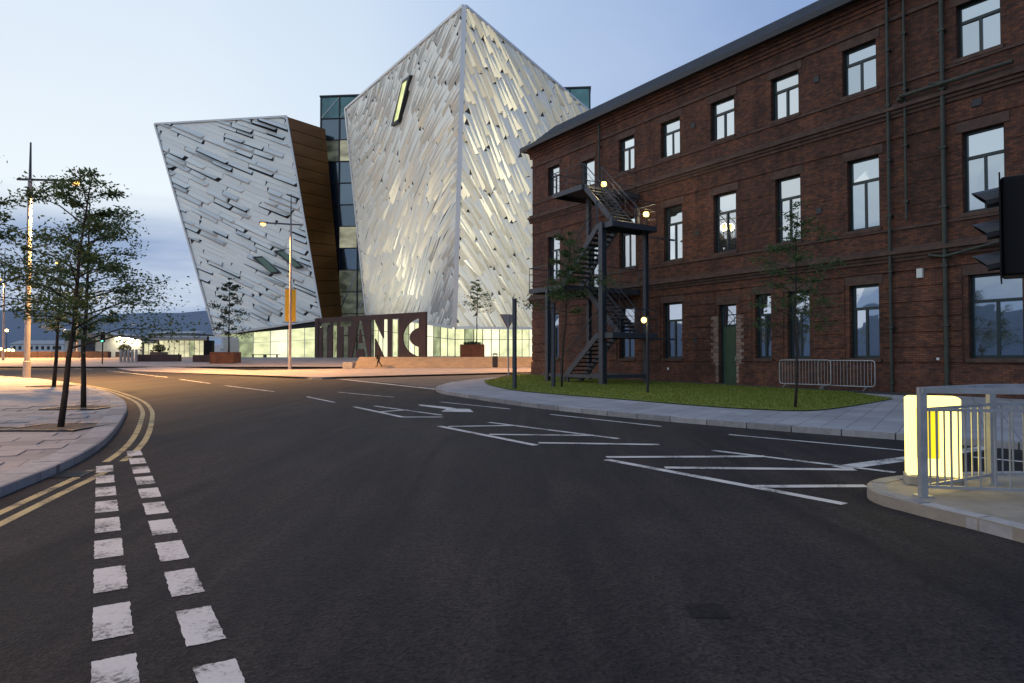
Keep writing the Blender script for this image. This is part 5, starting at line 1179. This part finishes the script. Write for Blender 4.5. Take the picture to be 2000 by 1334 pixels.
# square grey columns on the lawn
for u, v, vt, lab in ((1005, 760, 585, 'tall square grey column at the tip of the lawn'), (1081, 756, 593, 'square grey column on the lawn before the fire escape stair')):
    p = on_g(u, v, KH); H_ = zz(vt, p.y) - G(p.y) - KH; t = thing('steel_column', lab, 'column', (p.x, p.y, G(p.y) + KH + .01), R(-33), 'square grey columns on the lawn'); mb = MB(); mb.box(-.065, .065, -.065, .065, 0, H_); obj('shaft', mb, M['stair_steel'], t, bevel=.01); mb = MB(); mb.box(-.12, .12, -.12, .12, -.03, .02); obj('base_plate', mb, M['stair_steel'], t); mb = MB(); mb.box(-.07, .07, -.07, .07, H_, H_ + .03); obj('cap', mb, M['dark_steel'], t)
# lantern post on the lawn + bulkhead lamps of the stair
M['bulb'] = emat('warm_lamp_globe', (1.0, .68, .20), 4.5)
def glow(parent, loc, power, rad=.09, col=(1, .78, .42)):
    mb = MB(); mb.lathe((loc[0], loc[1], loc[2] - rad), [(rad * .3, 0), (rad * .85, rad * .4), (rad, rad), (rad * .85, rad * 1.6), (rad * .3, rad * 2)], 10); obj('globe', mb, M['bulb'], parent, smooth=True)
    ld = bpy.data.lights.new('lamp_light', 'POINT'); ld.energy = power; ld.color = col; ld.shadow_soft_size = rad * 1.3; lo = bpy.data.objects.new('lamp_light', ld); COL.objects.link(lo); lo.parent = parent; lo.location = (loc[0], loc[1], loc[2])
    return lo
p = on_g(1265, 768, KH); t = thing('lawn_lamp', 'dark slim lamp post on the lawn beside the fire escape', 'lamp', (p.x, p.y, G(p.y) + KH + .01)); hz = zz(626, p.y) - G(p.y) - KH; mb = MB(); mb.tube([(0, 0, -.05), (0, 0, hz + .12)], .045, 8); obj('post', mb, M['dark_steel'], t); mb = MB(); mb.bar((0, 0, hz + .1), (-.14, -.05, hz + .1), .05); obj('bracket', mb, M['dark_steel'], t); glow(t, (-.14, -.1, hz), 60, .10)
for (tt, nn, z_, lab, pw) in ((9.75, NB + .1, 8.25, 'bright lamp on the upper landing of the fire escape', 70), (12.0, 3.2, 10.05, 'bright lamp at the top flight of the fire escape', 60)):
    w = BM @ Vector(P(tt, nn, z_)); zl = LV[3] if tt < 10 else 9.2
    t = thing('stair_lamp', lab, 'lamp', (w.x, w.y, zl), 0, 'lamps on the fire escape'); mb = MB(); mb.tube([(0, 0, -.05), (0, 0, z_ - zl - .05)], .03, 6); obj('stem', mb, M['dark_steel'], t); mb = MB(); mb.lathe((0, 0, z_ - zl + .1), [(.12, 0), (.1, .04), (.03, .07)], 10); obj('cap', mb, M['dark_steel'], t); glow(t, (0, 0, z_ - zl), pw * 2.2, .14)
# crowd barriers
def barrier(t0, n0, lab, proto_=None):
    loc = FP(t0, n0); t = thing('crowd_barrier', lab, 'barrier', (loc[0], loc[1], G(loc[1]) + KH + .02), brz, 'steel crowd barriers'); W_, H_ = 2.2, 1.1
    mb = MB(); r_ = .12; q = []
    for cx_, cz_, a0 in ((r_, .16 + r_, 180), (W_ - r_, .16 + r_, 270), (W_ - r_, H_ - r_, 0), (r_, H_ - r_, 90)):
        for k in range(5): a_ = R(a0 + k * 22.5); q.append((cx_ + r_ * math.cos(a_), 0, cz_ + r_ * math.sin(a_)))
    mb.tube(q + [q[0]], .021, 8, False); obj('frame', mb, M['galv'], t, smooth=True)
    bm_ = MB(); bm_.tube([(0, 0, .16), (0, 0, H_)], .0085, 6); me = bm_.mesh('bar'); me.materials.append(M['galv'])
    for i in range(1, 17): o = bpy.data.objects.new('bar', me); COL.objects.link(o); o.parent = t; o.location = (W_ * i / 17, 0, 0)
    for x_ in (.3, W_ - .3): mb = MB(); mb.tube([(x_, 0, .17), (x_, -.26, .012)], .018, 6); mb.tube([(x_, 0, .17), (x_, .26, .012)], .018, 6); obj('foot', mb, M['galv'], t)
barrier(4.05, .85, 'steel crowd barrier nearer the green door, against brick wall'); barrier(2.45, .72, 'steel crowd barrier nearer the drainpipe, overlapping the other')

# ---- island furniture: lit bollard, guard rail, signal head
bp_ = on_g(1822, 944, KH); z = G(bp_.y) + KH
LB = thing('lit_traffic_bollard', 'glowing white and yellow traffic bollard on the island', 'bollard', (bp_.x, bp_.y, z), R(-25))
M['boll_white'] = emat('lit_white_plastic', (1.0, .78, .20), 3.0, .12, 1.5, (1, 1, .6)); M['boll_yellow'] = emat('lit_yellow_plastic', (1.0, .74, .02), 1.3, .1, 1.5)
def rbox(w, d, z0, z1, r, arch=0.0, n=5):
    pts = []
    for cx_, cy_, a0 in ((w / 2 - r, d / 2 - r, 0), (-w / 2 + r, d / 2 - r, 90), (-w / 2 + r, -d / 2 + r, 180), (w / 2 - r, -d / 2 + r, 270)):
        for k in range(n): a_ = R(a0 + k * 90 / (n - 1)); pts.append((cx_ + r * math.cos(a_), cy_ + r * math.sin(a_)))
    mb = MB(); m_ = len(pts); mb.add([(x_, y_, z0) for x_, y_ in pts] + [(x_, y_, z1 - arch * (2 * x_ / w) ** 2) for x_, y_ in pts] + [(x_ * .9, y_ * .85, z1 + .02 - arch * (2 * x_ * .9 / w) ** 2) for x_, y_ in pts], [tuple(range(m_ - 1, -1, -1)), tuple(range(2 * m_, 3 * m_))] + [(i + k * m_, (i + 1) % m_ + k * m_, m_ + (i + 1) % m_ + k * m_, m_ + i + k * m_) for i in range(m_) for k in (0, 1)]); return mb
obj('base', rbox(.56, .40, 0, .09, .06), mat('bollard_base', (.35, .33, .28), .7), LB); bd = obj('lit_body', rbox(.52, .34, .091, .97, .025, .012), M['boll_white'], LB, smooth=False)
mb = MB(); mb.box(-.17, .05, -.174, -.166, .30, .86); obj('yellow_panel', mb, M['boll_yellow'], bd)
r1, r2 = on_g(1803, 969, KH), on_g(1938, 944, KH)
def rel(p): return Vector((p.x, p.y, G(p.y) + KH))
R1, R2 = rel(r1), rel(r2); R4 = R1 + Vector((1.95, -.42, 0)); R4 = rel(R4); R3 = rel(R2 + Vector((1.9, .12, 0)))
GR = thing('guard_rail', 'grey pedestrian guard railing pen on the traffic island', 'railing', R1); HR = 1.09
def gpart(name, mb, m=None): return obj(name, mb, m or M['galv'], GR, keep=True)
for p in (R1, R2, R3, R4): mb = MB(); mb.box(p.x - .035, p.x + .035, p.y - .035, p.y + .035, p.z - .02, p.z + HR - .03); gpart('post', mb); mb = MB(); mb.box(p.x - .07, p.x + .07, p.y - .07, p.y + .07, p.z - .01, p.z + .012); gpart('base_plate', mb)
for a, b_ in ((R1, R2), (R2, R3), (R1, R4)):
    d = (b_ - a).normalized(); up_ = Vector((0, 0, 1)); mb = MB(); mb.bar(a + up_ * HR - d * .03, b_ + up_ * HR + d * .03, .07, .06); gpart('top_rail', mb)
    mb = MB(); mb.bar(a + up_ * (HR - .20) + d * .04, b_ + up_ * (HR - .20) - d * .04, .03, .03); gpart('bar_rail', mb); mb = MB(); mb.bar(a + up_ * .10 + d * .04, b_ + up_ * .10 - d * .04, .03, .03); gpart('bar_rail', mb)
    L_ = (b_ - a).length; k = int(L_ / .125)
    for i in range(1, k): p = a.lerp(b_, i / k); mb = MB(); mb.tube([p + up_ * .1, p + up_ * (HR - .20)], .0095, 6); gpart('bar', mb)
W_ = on_y(1957, 500, 5.9); xl = -.34; p = Vector((W_.x + .34 * .81, 5.9 - .34 * .58, 0)); p.z = G(p.y) + KH; ts = thing('signal_post', 'black traffic signal head with three hoods by the guard railing', 'traffic light', p, R(-36)); mb = MB(); mb.tube([(0, 0, -.02), (0, 0, 3.35)], .057, 12); obj('pole', mb, M['black'], ts)
zb, zt_ = zz(549, 5.9) - p.z, zz(347, 5.9) - p.z
mb = MB(); mb.box(xl, xl + .26, -.17, .17, zb + .03, zt_ - .02); hd = obj('signal_head', mb, M['black'], ts, bevel=.02)
mb = MB(); mb.box(xl - .012, xl + .0, -.27, .27, zb, zt_); obj('backing_board', mb, M['black'], hd)
mb = MB(); mb.bar((xl + .2, 0, zb + .15), (0, 0, zb + .15), .05); mb.bar((xl + .2, 0, zt_ - .15), (0, 0, zt_ - .15), .05); obj('bracket', mb, M['black'], hd)
for i, vv in enumerate((388, 452, 515)):
    zc = zz(vv, 5.9) - p.z; mb = MB(); n = 11; vs_ = []
    for k in range(n): a_ = R(-20 + 220 * k / (n - 1)); ln = .20 * (.45 + .55 * max(0, math.sin(a_))); vs_ += [(xl - .012, .11 * math.cos(a_), zc + .11 * math.sin(a_)), (xl - .012 - ln, .105 * math.cos(a_), zc + .10 * math.sin(a_) - .015)]
    mb.add(vs_, [(2 * k, 2 * k + 1, 2 * k + 3, 2 * k + 2) for k in range(n - 1)]); o = obj('visor', mb, mat('visor_grey', (.03, .035, .045), .4), hd); s_ = o.modifiers.new('thick', 'SOLIDIFY'); s_.thickness = .006
    mb = MB(); mb.tube([(xl - .016, 0, zc), (xl - .01, 0, zc)], .1, 14); obj('lens', mb, mat('dark_lens', (.03, .01, .01), .2), hd)
mb = MB(); mb.box(-.12, .12, -.16, -.05, 1.0, 1.25); obj('push_button', mb, M['black'], ts)

# ================================================================== PERSON walking at the foot of the steps
def person(loc, rz, H_):
    t = thing('person', 'person in dark clothes with a shoulder bag walking by the steps', 'person', loc, rz); s = H_ / 1.75
    J = {'pel': (0, 0, .95), 'sp': (.02, 0, 1.18), 'ch': (.05, 0, 1.38), 'nk': (.07, 0, 1.50), 'hd': (.10, 0, 1.60), 'ht': (.10, 0, 1.72),
         'sl': (.05, .19, 1.42), 'el': (-.04, .25, 1.14), 'wl': (.10, .26, .92), 'hl': (.15, .25, .84), 'sr': (.05, -.19, 1.42), 'er': (.10, -.25, 1.14), 'wr': (.28, -.22, .98), 'hr': (.34, -.21, .92),
         'pl': (0, .09, .92), 'kl': (.16, .10, .50), 'al': (.22, .10, .09), 'tl': (.40, .11, .03), 'pr': (0, -.09, .92), 'kr': (.02, -.10, .50), 'ar': (-.24, -.10, .12), 'tr': (-.10, -.10, .03)}
    RD_ = {'pel': .145, 'sp': .13, 'ch': .16, 'nk': .062, 'hd': .09, 'ht': .075, 'sl': .075, 'el': .052, 'wl': .035, 'hl': .03, 'sr': .075, 'er': .052, 'wr': .035, 'hr': .03, 'pl': .10, 'kl': .065, 'al': .045, 'tl': .04, 'pr': .10, 'kr': .065, 'ar': .045, 'tr': .04}
    E = [('pel', 'sp'), ('sp', 'ch'), ('ch', 'nk'), ('nk', 'hd'), ('hd', 'ht'), ('ch', 'sl'), ('sl', 'el'), ('el', 'wl'), ('wl', 'hl'), ('ch', 'sr'), ('sr', 'er'), ('er', 'wr'), ('wr', 'hr'), ('pel', 'pl'), ('pl', 'kl'), ('kl', 'al'), ('al', 'tl'), ('pel', 'pr'), ('pr', 'kr'), ('kr', 'ar'), ('ar', 'tr')]
    ks = list(J); me = bpy.data.meshes.new('body'); me.from_pydata([tuple(c * s for c in J[k]) for k in ks], [(ks.index(a), ks.index(b)) for a, b in E], []); o = bpy.data.objects.new('body', me); COL.objects.link(o); o.parent = t
    o.modifiers.new('skin', 'SKIN'); sv = me.skin_vertices[0].data
    for k, v in zip(ks, sv): v.radius = (RD_[k] * s, RD_[k] * s); v.use_root = (k == 'pel')
    o.modifiers.new('sub', 'SUBSURF').levels = 1; o.modifiers['sub'].render_levels = 2; me.materials.append(mat('dark_clothes', (.022, .016, .018), .9))
    mb = MB(); mb.lathe((.10 * s, 0, 1.53 * s), [(.02, 0), (.088, .06), (.095, .12), (.08, .19), (.03, .225)], 12); obj('hair', mb, mat('dark_hair', (.02, .013, .01), .7), t, smooth=True)
    mb = MB(); mb.box(.02 * s, .22 * s, -.44 * s, -.28 * s, .72 * s, 1.06 * s); mb.bar((.1, -.3 * s, 1.05 * s), (.05, .08, 1.47 * s), .03); bg_ = obj('shoulder_bag', mb, mat('bag', (.03, .018, .014), .8), t, bevel=.03); return t
y = 61.2; person((on_y(741, 700, y).x, y, G(y) + KH), R(200), 1.75)
# café seats / small bins before the glazed front
for i, (u, y) in enumerate(((530, 98), (505, 99))):
    x = on_y(u, 700, y).x; t = thing('plaza_bench', ('dark bench before the glass front nearer the lamp pole', 'dark bench before the glass front nearer the planter')[i], 'bench', (x, y, PLZ - .02), 0, 'benches on the plaza'); mb = MB(); mb.box(-1.1, 1.1, -.25, .25, .40, .48); obj('seat', mb, M['dark_steel'], t)
    for s_ in (-1, 1): mb = MB(); mb.box(s_ * .8 - .05, s_ * .8 + .05, -.22, .22, 0, .40); obj('leg', mb, M['dark_steel'], t)

# more trees along the paved corner, seen mirrored in the ground floor windows
src = [o for o in bpy.data.objects if o.name.startswith('street_tree') and o.parent is None][:3]
for i, (x, y, lab) in enumerate(((-24, 10, 'first'), (-27.5, 13.5, 'second'), (-25, 18, 'third'), (-29, 21, 'fourth'), (-33, 16, 'fifth'), (-34, 25, 'sixth'))):
    dup(src[i % 3], (x, y, G(y) + KH), i * 1.3, lab + ' tree of the row mirrored in the ground floor windows')
